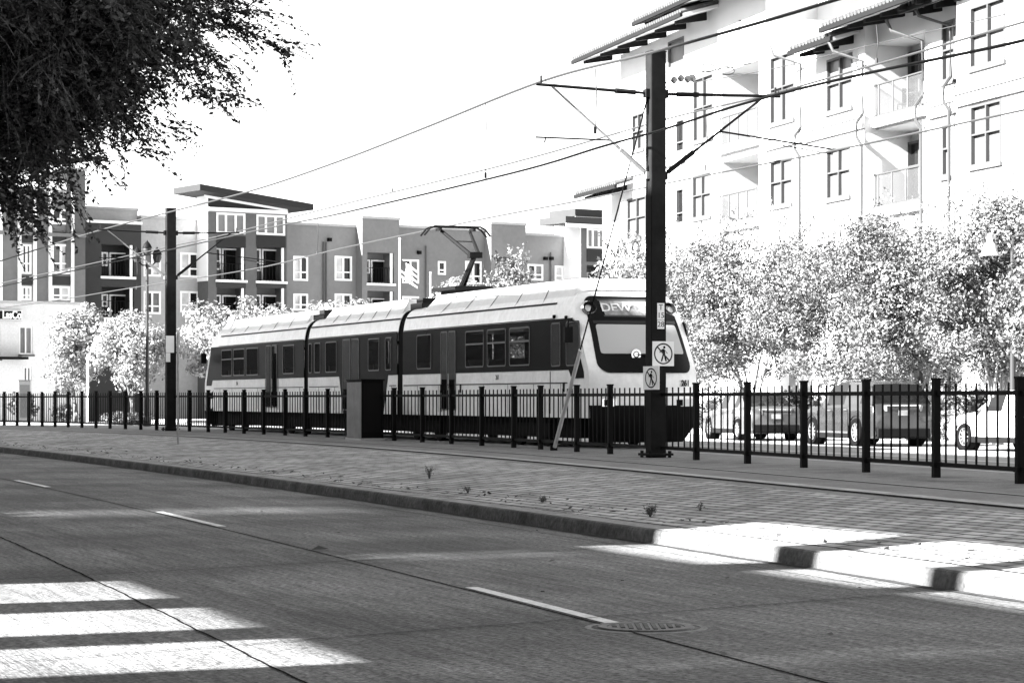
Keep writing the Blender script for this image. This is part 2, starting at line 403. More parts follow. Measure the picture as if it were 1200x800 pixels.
# manhole cover: ring, lid, grip pattern
mp_ = gnd(757, 735)
mh = thing('manhole_cover', 'round cast iron manhole cover set in the road beside a lane dash', 'manhole cover', (mp_.x, mp_.y, 0.0))
b = MB(); b.lathe([(0.255, 0.0), (0.255, 0.012), (0.315, 0.012), (0.32, 0.0)], 40); b.build('cover_ring', M['iron'], mh)
b = MB(); b.lathe([(0.0, 0.010), (0.25, 0.010), (0.255, 0.002)], 40)
for k in range(-4, 5):
    for j in range(-4, 5):
        if math.hypot(k, j) * 0.052 < 0.22: b.box((k * 0.052, j * 0.052, 0.013), (0.03, 0.03, 0.008))
b.build('cover_lid', M['iron'], mh)
b = MB(); b.lathe([(0.36, 0.0), (0.36, 0.004), (0.40, 0.004), (0.405, 0.0)], 40); b.build('collar', mat('patched_collar', 0.16, 0.9, var=0.4, vscale=20), mh)

# ------------------------------------------------------------------ fence
fence_px = [5, 20, 34, 49.5, 64.6, 80, 96, 112.5, 129, 147, 165, 183.6, 203, 222, 244, 264, 286, 309, 334, 358, 384, 411, 436, 462, 495, 529, 564.5, 602, 633.5, 676, 715, 762, 816, 876, 942, 1015, 1097, 1195, 1310]
fpts = [fenP(fence_y(px), 0, PZ) for px in fence_px]
fpts = [fpts[0] + (fpts[0] - fpts[1]) * k for k in (2, 1)] + fpts
fence = thing('metal_fence', 'black steel picket fence running between the two tracks', 'fence', fpts[0])
def fl(p): return p - fpts[0]
FH = 1.42
for k, p in enumerate(fpts):
    b = MB(); c = fl(p)
    d = (fpts[min(k + 1, len(fpts) - 1)] - fpts[max(k - 1, 0)]).normalized(); ax = (d, Vector((-d.y, d.x, 0)), Vector((0, 0, 1)))
    wpost = 0.10
    b.box(c + Vector((0, 0, FH / 2 - 0.02)), (wpost, wpost, FH + 0.02), ax); b.box(c + Vector((0, 0, FH + 0.005)), (wpost + 0.02, wpost + 0.02, 0.03), ax)
    b.box(c + Vector((0, 0, 0.19)), (wpost + 0.03, wpost + 0.03, 0.07), ax); b.box(c + Vector((0, 0, FH - 0.2)), (wpost + 0.025, wpost + 0.025, 0.07), ax)
    b.build('fence_post', M['black'], fence)
for k in range(len(fpts) - 1):
    a, c = fl(fpts[k]), fl(fpts[k + 1]); L = (c - a).length; d = (c - a).normalized(); sd = Vector((-d.y, d.x, 0))
    b = MB()
    for z in (0.19, FH - 0.2):
        b.box((a + c) / 2 + Vector((0, 0, z)), (L - 0.12, 0.045, 0.062), (d, sd, Vector((0, 0, 1))))
    n = 8 if L > 1.7 else 6
    for q in range(1, n):
        b.box(a.lerp(c, q / n) + Vector((0, 0, 0.17 + (FH - 0.22) / 2)), (0.024, 0.024, FH - 0.24), (d, sd, Vector((0, 0, 1))))
    b.build('picket_panel', M['black'], fence)

# ------------------------------------------------------------------ catenary poles
def pole(name, label, base, rz, top, arm_z, lo_z, nl, nr, wd, group, tall_guy=False):
    """local x = along the arms (to the far track), y = along the line away from the camera"""
    t = thing(name, label, 'pole', base, rz, group)
    b = MB(); h = wd / 2; ft = 0.022
    b.box((0, -h + ft / 2, top / 2), (wd, ft, top)); b.box((0, h - ft / 2, top / 2), (wd, ft, top))   # two flanges
    b.box((-h * 0.985, 0, top / 2), (0.02, wd - 2 * ft, top)); b.box((h * 0.985, 0, top / 2), (0.02, wd - 2 * ft, top))
    b.box((0, 0, top + 0.01), (wd + 0.02, wd + 0.02, 0.03))
    b.build('shaft', M['pole'], t)
    b = MB(); b.box((0, 0, 0.06), (wd * 1.75, wd * 1.75, 0.045)); b.build('base_plate', M['pole'], t, bevel=0.008)
    for sx in (-1, 1):
        for sy in (-1, 1):
            b = MB(); b.tube([(sx * wd * .68, sy * wd * .68, 0), (sx * wd * .68, sy * wd * .68, 0.13)], 0.035, 8); b.build('anchor_bolt', M['pole'], t)
    for sgn, n in ((-1, nl), (1, nr)):
        x0 = sgn * h
        b = MB(); b.tube([(x0, 0, arm_z), (x0 + sgn * n, 0, arm_z + 0.07)], 0.03, 8)
        b.tube([(x0 + sgn * n * .12, 0, arm_z + .008), (x0 + sgn * n * .3, 0, arm_z + 0.02)], 0.05, 8)
        b.box((x0 + sgn * 0.04, 0, arm_z), (0.1, 0.16, 0.16))
        arm = b.build('top_arm', M['pole'], t)
        b = MB()
        for q in range(5): b.lathe([(0.03, -0.02), (0.07, 0), (0.03, 0.02)], 10, (x0 + sgn * (n * .86 + .05 * q), 0, arm_z + .062), 'z')
        b.tube([(x0 + sgn * (n - .1), 0, arm_z + .07), (x0 + sgn * (n - .1), 0, arm_z + 0.24)], 0.02, 6)
        b.build('insulator', M['pole'], arm)
        b = MB(); e = Vector((x0 + sgn * n * .86, 0, arm_z + 0.04)); s = Vector((x0, 0, lo_z))
        b.tube([s, s.lerp(e, .02), s.lerp(e, .34), s.lerp(e, .36), e], [0.03, 0.03, 0.03, 0.024, 0.024], 8)
        b.tube([s.lerp(e, .05), s.lerp(e, .3)], 0.05, 8)
        b.box(s + Vector((sgn * .03, 0, 0)), (0.1, 0.14, 0.14))
        dg = b.build('strut', M['pole'] if sgn > 0 else M['galv'], t)
        b = MB(); m_ = s.lerp(e, 0.4 if sgn < 0 else .56)
        if sgn < 0: b.tube([m_, m_ + Vector((-1.55, 0, 0.0))], 0.017, 6); b.tube([m_ + Vector((-1.35, 0, 0)), m_ + Vector((-1.37, 0, -0.1))], 0.014, 6)
        else: b.tube([m_, m_ + Vector((2.7, 0, -.28))], 0.02, 6); b.tube([m_ + Vector((1.35, 0, -.22)), m_ + Vector((2.5, 0, -.36)), m_ + Vector((2.5, 0, -.26))], 0.014, 6)
        b.build('steady_arm', M['pole'], t)
    return t
NP_Y = fence_y(768) - 0.25
np_base = Vector(((768.5 - 600) / F * NP_Y, NP_Y, PZ))
ARM_ROT = math.atan2(0.3561, 0.9345)
zt = lambda py, Y: EYE + (HOR - py) / F * Y - PZ
pole_near = pole('catenary_pole', 'tall black steel catenary pole at the train nose carrying the walking signs', np_base, ARM_ROT, zt(62, NP_Y), zt(110, NP_Y), zt(206, NP_Y), 2.35, 2.55, 0.30, 'catenary poles between the tracks')
FP_Y = fence_y(200) - 0.3
fp_base = Vector(((200 - 600) / F * FP_Y, FP_Y, PZ))
pole_far = pole('catenary_pole', 'distant black steel catenary pole beyond the tail of the train', fp_base, ARM_ROT, zt(245, FP_Y), zt(273, FP_Y), zt(325, FP_Y), 2.45, 2.35, 0.32, 'catenary poles between the tracks')

# guy wire with its pale guard, anchored beside the fence
gy = fence_y(650) - .12
ga = Vector(((649 - 600) / F * gy, gy, PZ)); gt = at(759.5, 112, NP_Y - .1)
gw = thing('guy_wire', 'diagonal steel guy wire with pale lower guard in front of train cab', 'guy wire', ga)
b = MB(); b.tube([(0, 0, .02), gt - ga], 0.017, 6); b.build('cable', M['black'], gw)
b = MB(); b.tube([(gt - ga) * 0.012, (gt - ga) * 0.31], 0.047, 8); b.build('guard_tube', mat('pale_guard_plastic', 0.5, 0.6), gw)
b = MB(); b.box((0, 0, 0.06), (0.16, 0.16, 0.12)); b.build('anchor', M['black'], gw)

# signs on the near pole
def lx(px): return ((px - 768.5) / F * NP_Y) / 0.9345
class PedMB:
    pass
def ped_sign(name, label, wd, ht, parent_loc, rz, round_w, group):
    t = thing(name, label, 'sign', parent_loc, rz, group)
    b = MB(); b.box((0, 0, 0), (wd, 0.012, ht)); b.build('sign_plate', M['sign_white'], t, bevel=0.004)
    b = MB(); n = 40; y = -0.0085
    def ring(rx, rz_, w_):
        for k in range(n):
            a0, a1 = 2 * math.pi * k / n, 2 * math.pi * (k + 1) / n
            P = lambda a, s: (rx * s * math.cos(a), y, rz_ * s * math.sin(a))
            b.face([P(a0, 1), P(a1, 1), P(a1, 1 - w_), P(a0, 1 - w_)])
    rx, rz_ = wd * 0.43 * round_w, ht * 0.43
    ring(rx, rz_, 0.14)
    a = 0.78   # the slash
    p0 = Vector((-rx * .62, y - .002, rz_ * .62)); p1 = Vector((rx * .62, y - .002, -rz_ * .62)); nn = Vector((.707, 0, .707)) * wd * .03
    b.face([p0 + nn, p0 - nn, p1 - nn, p1 + nn])
    b.build('prohibition_ring', M['glass_frame'], t)
    b = MB(); s = rz_; k = rx / rz_; yy = y - 0.001
    def poly(pp): b.face([(x * s * k, yy, z * s) for x, z in pp])
    poly([(0.1 + .13 * math.cos(q), .6 + .13 * math.sin(q)) for q in np.linspace(0, 2 * math.pi, 12, endpoint=False)])
    poly([(-.16, .42), (.02, .47), (.2, .35), (.2, -.05), (-.08, -.08)])
    poly([(-.08, -.07), (.08, -.06), (-.12, -.72), (-.28, -.72)]); poly([(.03, -.06), (.2, -.05), (.38, -.7), (.22, -.72)])
    poly([(-.16, .42), (-.06, .32), (-.38, .08), (-.42, .16)]); poly([(.14, .38), (.22, .3), (.46, .05), (.4, 0.0)])
    b.build('walking_figure', M['ink'], t)
    return t
def on_pole(px, py, dy): # a spot in front of the pole face nearest the camera
    x = lx(px); z = zt(py, NP_Y); c, s_ = math.cos(ARM_ROT), math.sin(ARM_ROT)
    return np_base + Vector((x * c - dy * s_, x * s_ + dy * c, z))
ped_sign('pedestrian_sign', 'square white no walking sign, the larger one on the near catenary pole', 0.46, 0.48, on_pole(773.0, 414.5, -.17), ARM_ROT, 1.0, 'walking signs on the near pole')
ped_sign('pedestrian_sign', 'narrow white no walking sign, lower one turned sideways on the near pole', 0.46, 0.45, on_pole(752.5, 443.0, -.42), ARM_ROT - R(72), 0.85, 'walking signs on the near pole')
t = thing('pole_number_plate', 'small white number plate stacked on the near black pole', 'number plate', on_pole(770.5, 370.5, -.157), ARM_ROT)
b = MB(); b.box((0, 0, 0), (0.15, 0.006, 0.5)); b.build('plate', M['sign_white'], t)
b = MB(); b.box((0, -.0035, -.08), (0.15, 0.002, 0.008)); b.build('plate_joint', M['ink'], t)
for s_, z in (('T', .165), ('15', .01), ('28', -.165)):
    text('plate_number', s_, 0.15, M['ink'], t, (0, -.005, z), (1, 0, 0), (0, 0, 1))
t = thing('pole_plate', 'white blank plate and number strip fixed to the distant catenary pole', 'plate', fp_base + Vector((-.02, -.2, zt(405, FP_Y))), ARM_ROT)
b = MB(); b.box((0.02, -.01, .05), (0.30, 0.01, 0.6)); b.build('plate', M['sign_white'], t)
b = MB(); b.box((-.05, -.01, -.42), (0.16, 0.01, 0.32)); b.build('number_strip', M['sign_white'], t)
sp = gnd(208.5, 519, 0.31)
t = thing('sign_post', 'thin grey post carrying a narrow sign seen edge on before distant pole', 'sign post', sp, R(8))
b = MB(); b.tube([(0, 0, -.05), (0, 0, 2.95)], 0.028, 8); b.build('post', M['galv'], t)
b = MB(); b.box((0, 0.2, 2.5), (0.012, 0.36, 0.8)); b.build('sign_plate', M['sign_white'], t)

# ------------------------------------------------------------------ overhead wires
def wire(label, px, Yf, r, droppers=None, name='overhead_wire'):
    pts = []
    for (x, y) in px: pts.append(at(x, y, Yf(x)))
    # smooth the line
    dense = []
    for k in range(len(pts) - 1):
        p0 = pts[max(k - 1, 0)]; p1, p2 = pts[k], pts[k + 1]; p3 = pts[min(k + 2, len(pts) - 1)]
        for q in range(8):
            t_ = q / 8
            dense.append(0.5 * ((2 * p1) + (p2 - p0) * t_ + (2 * p0 - 5 * p1 + 4 * p2 - p3) * t_ * t_ + (3 * p1 - p0 - 3 * p2 + p3) * t_ ** 3))
    dense.append(pts[-1])
    t = thing(name, label, 'wire', dense[0], 0, 'overhead wires of the tram line')
    b = MB(); b.tube([p - dense[0] for p in dense], r, 6); b.build('cable', M['wire'], t)
    for (x, y0, y1) in droppers or ():
        a, c = at(x, y0, Yf(x)), at(x, y1, Yf(x))
        b = MB(); b.tube([a - dense[0], (a + c) / 2 - dense[0] + Vector((.03, 0, 0)), c - dense[0]], 0.010, 5)
        b.tube([c - dense[0] + Vector((0, 0, .05)), c - dense[0] - Vector((0, 0, .07))], 0.03, 6)
        b.build('dropper', M['wire'], t)
    return t
def track_depth(off):
    ysx = np.linspace(16, 122, 300); P = [fenP(y, off) for y in ysx]
    xs = np.array([600 + F * p.x / p.y for p in P]); yy = np.array([p.y for p in P])
    o = np.argsort(xs)
    return lambda x: float(np.interp(x, xs[o], yy[o]))
dn, df = track_depth(-2.35), track_depth(2.6)
wire('upper messenger wire sagging over the near track to the left pole arm', [(1010, -8), (980, 0), (900, 24), (763, 62), (636, 95), (500, 149), (400, 188), (300, 222), (197, 249), (106, 273), (0, 306), (-40, 318)], dn, 0.025, [(697.5, 80, 152), (569, 122, 205)])
wire('contact wire below the near messenger, held by the left steady arm', [(1240, 37), (1167, 55), (989, 92), (870, 122), (780, 151), (705, 172), (600, 203), (400, 250), (320, 266), (202, 292), (110, 312), (0, 336), (-40, 345)], dn, 0.021)
wire('messenger wire over the far track clamped to the right pole arm', [(1240, 17), (1200, 26), (916, 107), (780, 140), (600, 191), (400, 240), (268, 274), (190, 291), (0, 332), (-40, 341)], df, 0.021, [(1027, 30, 72), (827, 131, 196), (460, 170, 223)])
wire('lowest contact wire reaching the raised train pantograph', [(1240, 121), (1200, 129), (975, 177), (871, 197), (675, 236), (600, 250), (535, 263), (400, 291), (297, 315), (150, 338), (58, 353), (-40, 366)], df, 0.021, [(372, 248, 296), (160, 297, 337)])
wire('pale thin feeder wire high above the right building balconies', [(1240, 3), (1200, 12), (1000, 58), (900, 82), (800, 99), (772, 104)], lambda x: 47.6 + max(0, 12 - abs(x - 772) * .0) * 0 - (x - 772) * .012, 0.008)

fd_ = thing('feeder_bracket', 'string of small insulators and cable loops right of the near pole head', 'insulator', at(779, 99, 47.3))
o0 = fd_.location.copy(); b = MB(); b.tube([at(x, y, 47.3) - o0 for x, y in ((775, 99), (800, 91), (828, 84), (858, 79), (880, 74))], .012, 5); b.build('cable', M['wire'], fd_)
for x, y in ((790, 94), (798, 92), (806, 93), (812, 92)):
    b = MB(); b.lathe([(0, -.08), (.05, -.05), (.07, 0), (.05, .05), (0, .08)], 8, at(x, y, 47.3) - o0); b.build('insulator', M['galv'], fd_)
for x, y in ((829, 80), (851, 83)):
    c_ = at(x, y, 47.3) - o0; b = MB(); b.tube([c_ + Vector((.16 * math.cos(q), 0, .08 * math.sin(q))) for q in np.linspace(0, 6.28, 15)], .014, 5); b.build('cable_loop', M['wire'], fd_)

# ------------------------------------------------------------------ light rail train
TP = Vector((1.75, 55.0, PZ - 0.01)); TU = Vector((-0.3561, 0.9345, 0)); TV = Vector((0.9345, 0.3561, 0))
train = thing('light_rail_train', 'white three section light rail train with black window band and number 261', 'train', TP, math.atan2(TU.y, TU.x))
A2 = 1.345; ZC, ZB, Z0 = 1.6, 2.1, 0.71; NEXP = 6.0; TL = 36.8
def side(px, py, yl=0.0):      # picture point on the near side plane -> local t, z
    k = (px - 600) / F; o = TP - TV * yl
    t_ = (o.x - k * o.y) / (k * TU.y - TU.x)
    Y = o.y + TU.y * t_
    return t_, EYE + (HOR - py) / F * Y - TP.z
rake = lambda z: max(0.0, z - 1.75) * 0.62 + (0.10 * max(0, z - 2.6) ** 2)
def gauge(dy, z):
    if z <= ZC: return min(1.0, abs(dy) / A2)
    return min(1.0, ((abs(dy) / A2) ** NEXP + ((z - ZC) / ZB) ** NEXP) ** (1 / NEXP))
def front_t(y, z, extra=0.0):   # y local (0 .. -2.69)
    r = gauge(y + A2, z)
    return rake(z) - 0.42 * (1 - r ** 3.0) - extra
def outline(nth=28):
    p = [(A2, Z0), (A2, 1.0), (A2, 1.3)]
    for k in range(nth + 1):
        th = math.pi * k / nth
        c, s = math.cos(th), math.sin(th)
        p.append((A2 * math.copysign(abs(c) ** (2 / NEXP), c), ZC + ZB * abs(s) ** (2 / NEXP)))
    p += [(-A2, 1.3), (-A2, 1.0), (-A2, Z0)]
    return [(-A2 + dy, z) for dy, z in p]
OL = outline()
def FT(t, flip): return TL - t if flip else t
def car_end(b, flip):
    # nose skin over a grid of the whole front
    cols = [(y, zt_) for (y, zt_) in OL[3:-3]]
    rings = []
    for (y, ztp) in cols:
        rings.append([(FT(front_t(y, z), flip), y, z) for z in np.linspace(Z0, max(ztp, Z0 + .01), 16)])
    b.loft(rings, closed=False)
ZB0, ZB1 = 1.82, 3.02
def ysk(z): return A2 * max(0.0, 1 - max(0.0, (z - ZC) / ZB) ** NEXP) ** (1 / NEXP)
LOW_N = [(0.0, Z0), (0.0, 1.3), (0.0, ZB0)]; LOW_F = [(-2 * A2, ZB0), (-2 * A2, 1.3), (-2 * A2, Z0)]
UP = [(-A2 + ysk(ZB1), ZB1)] + [(y, z) for y, z in OL if z > ZB1 + .02] + [(-A2 - ysk(ZB1), ZB1)]
def shell(b, t0, t1, flip):
    for prof in (LOW_N, UP, LOW_F): b.loft([[(FT(tt, flip), y, z) for y, z in prof] for tt in (t0, t1)], closed=False)
def inside(par, t0, t1, flip):
    b = MB(); a, c = sorted((FT(t0, flip), FT(t1, flip)))
    b.box(((a + c) / 2, -A2, .98), (c - a - .1, 2.6, .04)); b.build('floor', M['under'], par)
    b = MB(); b.box(((a + c) / 2, -A2, 2.99), (c - a - .1, 2.5, .03)); b.build('ceiling', M['glass_frame'], par)
    q = a + .8
    while q < c - .8:
        for y in (-.5, -2.19):
            b = MB(); b.box((q, y, 1.42), (.45, .86, .1)); b.box((q + .2, y, 1.78), (.09, .86, .75)); b.build('seat', M['glass_frame'], par)
        q += 1.5
    for tt in (t0 + .03, t1 - .03):
        b = MB(); b.face([(FT(tt, flip), -A2 + (y + A2) * .985, Z0 + (z - Z0) * .99) for y, z in OL]); b.build('bulkhead', M['under'], par)
CABT = 1.25
def body(flip, t_in):
    b = MB(); car_end(b, flip)
    b.loft([[(FT(min(rake(z), CABT), flip), y, z) for y, z in OL], [(FT(CABT + .05, flip), y, z) for y, z in OL]], closed=False)
    shell(b, CABT + .05, t_in, flip)
    o = b.build('car_body', M['white_paint'], train, smooth='merge'); inside(o, CABT + .06, t_in, flip); return o
def band_grid(parent, t0, t1, holes):
    t0, t1 = min(t0, t1), max(t0, t1)
    holes = [(min(h), max(h)) for h in holes]
    T = sorted(set([t0, t1] + [v for h in holes for v in h])); Z = [ZB0, WZ0, WZ1, ZB1]; b = MB()
    for k in range(len(T) - 1):
        for q in range(3):
            c = (T[k] + T[k + 1]) / 2
            if q == 1 and any(h[0] < c < h[1] for h in holes): continue
            b.box((c, .004, (Z[q] + Z[q + 1]) / 2), (T[k + 1] - T[k], .016, Z[q + 1] - Z[q]))
    return b.build('window_band', M['band'], parent)
WZ0, WZ1 = 1.95, 2.90
def band_poly(parent, pts, name, m, depth=0.012, yl=0.0):
    b = MB(); b.prism([(t_, yl + depth, z) for t_, z in pts], (0, -depth, 0)); return b.build(name, m, parent)
def far_copy(o):                # the same piece on the hidden far side
    c = o.copy(); c.data = o.data.copy(); col.objects.link(c)
    for v in c.data.vertices: v.co.y = -2 * A2 - v.co.y
    c.data.flip_normals(); return c
ZB0, ZB1 = 1.82, 3.02
def win(parent, t0, t1, z0, z1, name='window', bar=None):
    t0, t1 = min(t0, t1), max(t0, t1)
    b = MB(); w_ = 0.035
    def rr(a0, a1, c0, c1, r, y):
        P = []
        for cx, cz, s in ((a1 - r, c1 - r, 0), (a0 + r, c1 - r, 1), (a0 + r, c0 + r, 2), (a1 - r, c0 + r, 3)):
            for q in range(4):
                an = s * math.pi / 2 + q * math.pi / 6; P.append((cx + r * math.cos(an), y, cz + r * math.sin(an)))
        return P
    o_ = rr(t0, t1, z0, z1, .08, .022); i_ = rr(t0 + w_, t1 - w_, z0 + w_, z1 - w_, .06, .022)
    n = len(o_)
    for k in range(n): b.face([o_[k], o_[(k + 1) % n], i_[(k + 1) % n], i_[k]])
    for k in range(n): b.face([o_[k], o_[(k + 1) % n], tuple((o_[(k + 1) % n][0], .011, o_[(k + 1) % n][2])), (o_[k][0], .011, o_[k][2])])
    if bar:
        b.box(((t0 + t1) / 2, .022, bar), (t1 - t0 - .06, .012, .045))
    b.cur = 1
    b.face([(p[0], .016, p[2]) for p in i_])
    return b.build(name, [mat('window_trim', 0.09, 0.4) if 'wt' not in M else M['wt'], M['glass']], parent)
M['wt'] = mat('window_trim', 0.05, 0.4, spec=0.2)
bodyA, bodyB = body(False, 13.5), body(True, 13.3)
b = MB(); shell(b, 13.95, 23.05, False); bodyC = b.build('car_body', M['white_paint'], train, smooth='merge'); inside(bodyC, 13.95, 23.05, False)
for t0, t1 in ((13.45, 14.0), (23.0, 23.5)):
    b = MB(); rings = []
    for k in range(13):
        s_ = 0.97 if k % 2 else 0.94
        rings.append([(t0 + (t1 - t0) * k / 12, -A2 + (y + A2) * s_, Z0 + (z - Z0) * (s_ + .02)) for y, z in OL])
    b.loft(rings, closed=False); b.build('bellows', M['bellows'], train)
# black bands
def cab_band(flip, tin):
    pts = [(CABT + .06, ZB0), (CABT + .06, ZB1), (0.98, ZB1), (0.90, 2.75), (0.30, 1.76), (0.28, 1.62), (1.02, 1.62), (1.20, ZB0)]
    return [(FT(t_, flip), z) for t_, z in pts]
HOL = {'A': [], 'B': [], 'C': []}
bdA = band_poly(bodyA, cab_band(False, 13.42), 'window_band', M['band'])
bdB = band_poly(bodyB, cab_band(True, 13.22), 'window_band', M['band'])
lowL, lowR = side(455, 440)[0], side(400, 447)[0]
bdC = band_poly(bodyC, [(lowR + .2, ZB0 + .001), (lowR - .2, Z0), (lowL + .45, Z0), (lowL, ZB0 + .001)], 'door_panel', M['band'])
for o_ in (bdA, bdB, bdC): far_copy(o_).parent = o_.parent
M['train_glass'] = bpy.data.materials.new('tinted_see_through_glass'); M['train_glass'].use_nodes = True
n_ = M['train_glass'].node_tree.nodes; l_ = M['train_glass'].node_tree.links
tb = n_.new('ShaderNodeBsdfTransparent'); tb.inputs[0].default_value = (.62, .62, .62, 1); mxs = n_.new('ShaderNodeMixShader'); mxs.inputs[0].default_value = .22
pb = n_['Principled BSDF']; pb.inputs['Base Color'].default_value = (.01, .01, .01, 1); pb.inputs['Roughness'].default_value = .04; pb.inputs['Specular IOR Level'].default_value = .4
l_.new(tb.outputs[0], mxs.inputs[1]); l_.new(pb.outputs[0], mxs.inputs[2]); l_.new(mxs.outputs[0], n_['Material Output'].inputs['Surface'])
def win_px(parent, x0, x1, z0=None, z1=None, bar=None, name='window', hole=None):
    a, c = side(x0, 420)[0], side(x1, 420)[0]
    see = z0 is None
    wobj = win(parent, a, c, WZ0 if see else z0, WZ1 if see else z1, name, bar)
    if see: wobj.data.materials[1] = M['train_glass']
    far_copy(wobj).parent = parent
    if see and hole is not None: hole.append((a, c))
hA, hB, hC = [], [], []
for x0, x1, br in ((571.5, 593.5, 2.55), (597.5, 621.5, 2.55), (546, 567.5, 2.55), (489, 506, None)): win_px(bodyA, x0, x1, bar=br, hole=hA)
for x0, x1 in ((517, 525), (526, 534.5)): win_px(bodyA, x0, x1, 0.85, 2.94, name='passenger_door')
win_px(bodyA, 646.5, 657.5, 1.9, 2.94, name='cab_door_window')
win_px(bodyA, 664, 680, 1.9, 2.95, name='cab_side_window')
for x0, x1 in ((382, 395), (432, 445), (452, 459), (369, 376), (362, 366)): win_px(bodyC, x0, x1, hole=hC)
for x0, x1 in ((402, 411), (412, 421)): win_px(bodyC, x0, x1, 0.8, 2.94, name='passenger_door')
for x0, x1, br in ((260, 272, 2.55), (274, 287, 2.55), (289, 303, None), (332, 345, None)): win_px(bodyB, x0, x1, bar=br, hole=hB)
for x0, x1 in ((312, 318), (319, 325)): win_px(bodyB, x0, x1, 0.85, 2.94, name='passenger_door')
for par, a, c, hh_ in ((bodyA, CABT + .06, 13.45, hA), (bodyB, 23.5, TL - CABT - .06, hB), (bodyC, 13.98, 23.02, hC)):
    far_copy(band_grid(par, a, c, hh_)).parent = par
# seams and grip lines on the white side panels
for par, t0, t1 in ((bodyA, 1.3, 13.4), (bodyB, 23.6, 35.4), (bodyC, 14.1, lowL - .1), (bodyC, lowR + .3, 22.9)):
    b = MB(); b.box(((t0 + t1) / 2, .004, 1.52), (t1 - t0, .012, .028)); b.build('side_seam', M['glass_frame'], par)
    for q in np.arange(t0 + .4, t1, 1.75):
        b = MB(); b.box((q, .003, 1.15), (.012, .01, .7)); b.build('panel_joint', M['wt'], par)
for par, px in ((bodyA, 534), (bodyA, 517.5), (bodyA, 645), (bodyB, 311), (bodyB, 326)):
    t_ = side(px, 450)[0]
    b = MB(); b.box((t_, .006, 1.3), (.02, .012, 1.0)); b.build('door_joint', M['glass_frame'], par)
for px in (517, 540, 661):
    t_ = side(px, 450)[0]
    b = MB(); b.box((t_, .012, 1.42), (.08, .02, .22)); b.build('door_button', M['plastic'], bodyA)
# gutter line and roof edge
for par, t0, t1 in ((bodyA, 2.2, 13.4), (bodyC, 14, 23), (bodyB, 23.6, 34.7)):
    b = MB(); b.box(((t0 + t1) / 2, -.115, 3.40), (t1 - t0, .06, .035)); b.build('roof_gutter', M['plastic'], par)
    b = MB()
    b.prism([(t0, -.02, 3.03), (t1, -.02, 3.03), (t1, .01, 3.045), (t0, .01, 3.045)], (0, 0, .012)); b.build('drip_rail', M['white_paint'], par)
for px, py in ((649, 371), (663, 372), (500, 391)):
    t_, z = side(px, py); b = MB(); b.lathe([(0.0, .05), (.045, .04), (.05, -.03)], 10, (t_, -.02, z), 'y'); b.build('marker_lamp', M['plastic'], train)
# sloping roof fairings
def fairing(t0, t1, s0, s1, top=3.97, par=None):
    b = MB(); nn = 6
    rings = []
    for k in range(nn + 1):
        f = k / nn
        tb = t0 + (t1 - t0) * f; tt = (t0 + s0) + (t1 - s1 - t0 - s0) * f
        rings.append([(tb, -.13, 3.40), (tt, -.42, top), (tt, -2.27, top), (tb, -2.56, 3.40)])
    b.loft(rings, closed=False, caps=(True, True)); o_ = b.build('roof_fairing', M['grey_panel'], train)
    b = MB()
    for k in range(1, nn):
        f = k / nn; tb = t0 + (t1 - t0) * f; tt = (t0 + s0) + (t1 - s1 - t0 - s0) * f
        b.tube([(tb, -.125, 3.42), (tt, -.41, top - .01)], 0.008, 4)
    b.tube([(t0 + s0, -.42, top), (t1 - s1, -.42, top)], 0.012, 5)
    b.build('fairing_joint', M['glass_frame'], o_)
    return o_
fairing(1.3, side(484, 374)[0], 0.3, 1.05)
fairing(14.15, side(369, 384)[0], .02, .75)
fairing(23.9, 35.6, .05, .9)
# roof equipment showing in the gaps
for t0, t1 in ((13.0, 14.0), (22.6, 23.8)):
    b = MB(); b.box(((t0 + t1) / 2, -1.345, 3.62), (t1 - t0, 1.9, .4)); b.box(((t0 + t1) / 2, -.7, 3.86), (.55, .4, .2)); b.build('roof_equipment', M['bellows'], train)
# underframe, bogies
b = MB(); b.box((TL / 2, -1.345, .47), (TL - 2.4, 2.3, .48)); b.build('underframe', M['under'], train)
for t_ in (4.0, 11.9, 18.4, 24.9, 32.8):
    b = MB(); b.box((t_, -1.345, .4), (2.7, 2.5, .3))
    for q in (-.95, .95):
        for y in (-.25, -2.44): b.lathe([(0, -.06), (.34, -.06), (.34, .06), (0, .06)], 20, (t_ + q, y, .35), 'y')
    b.build('bogie', M['under'], train)
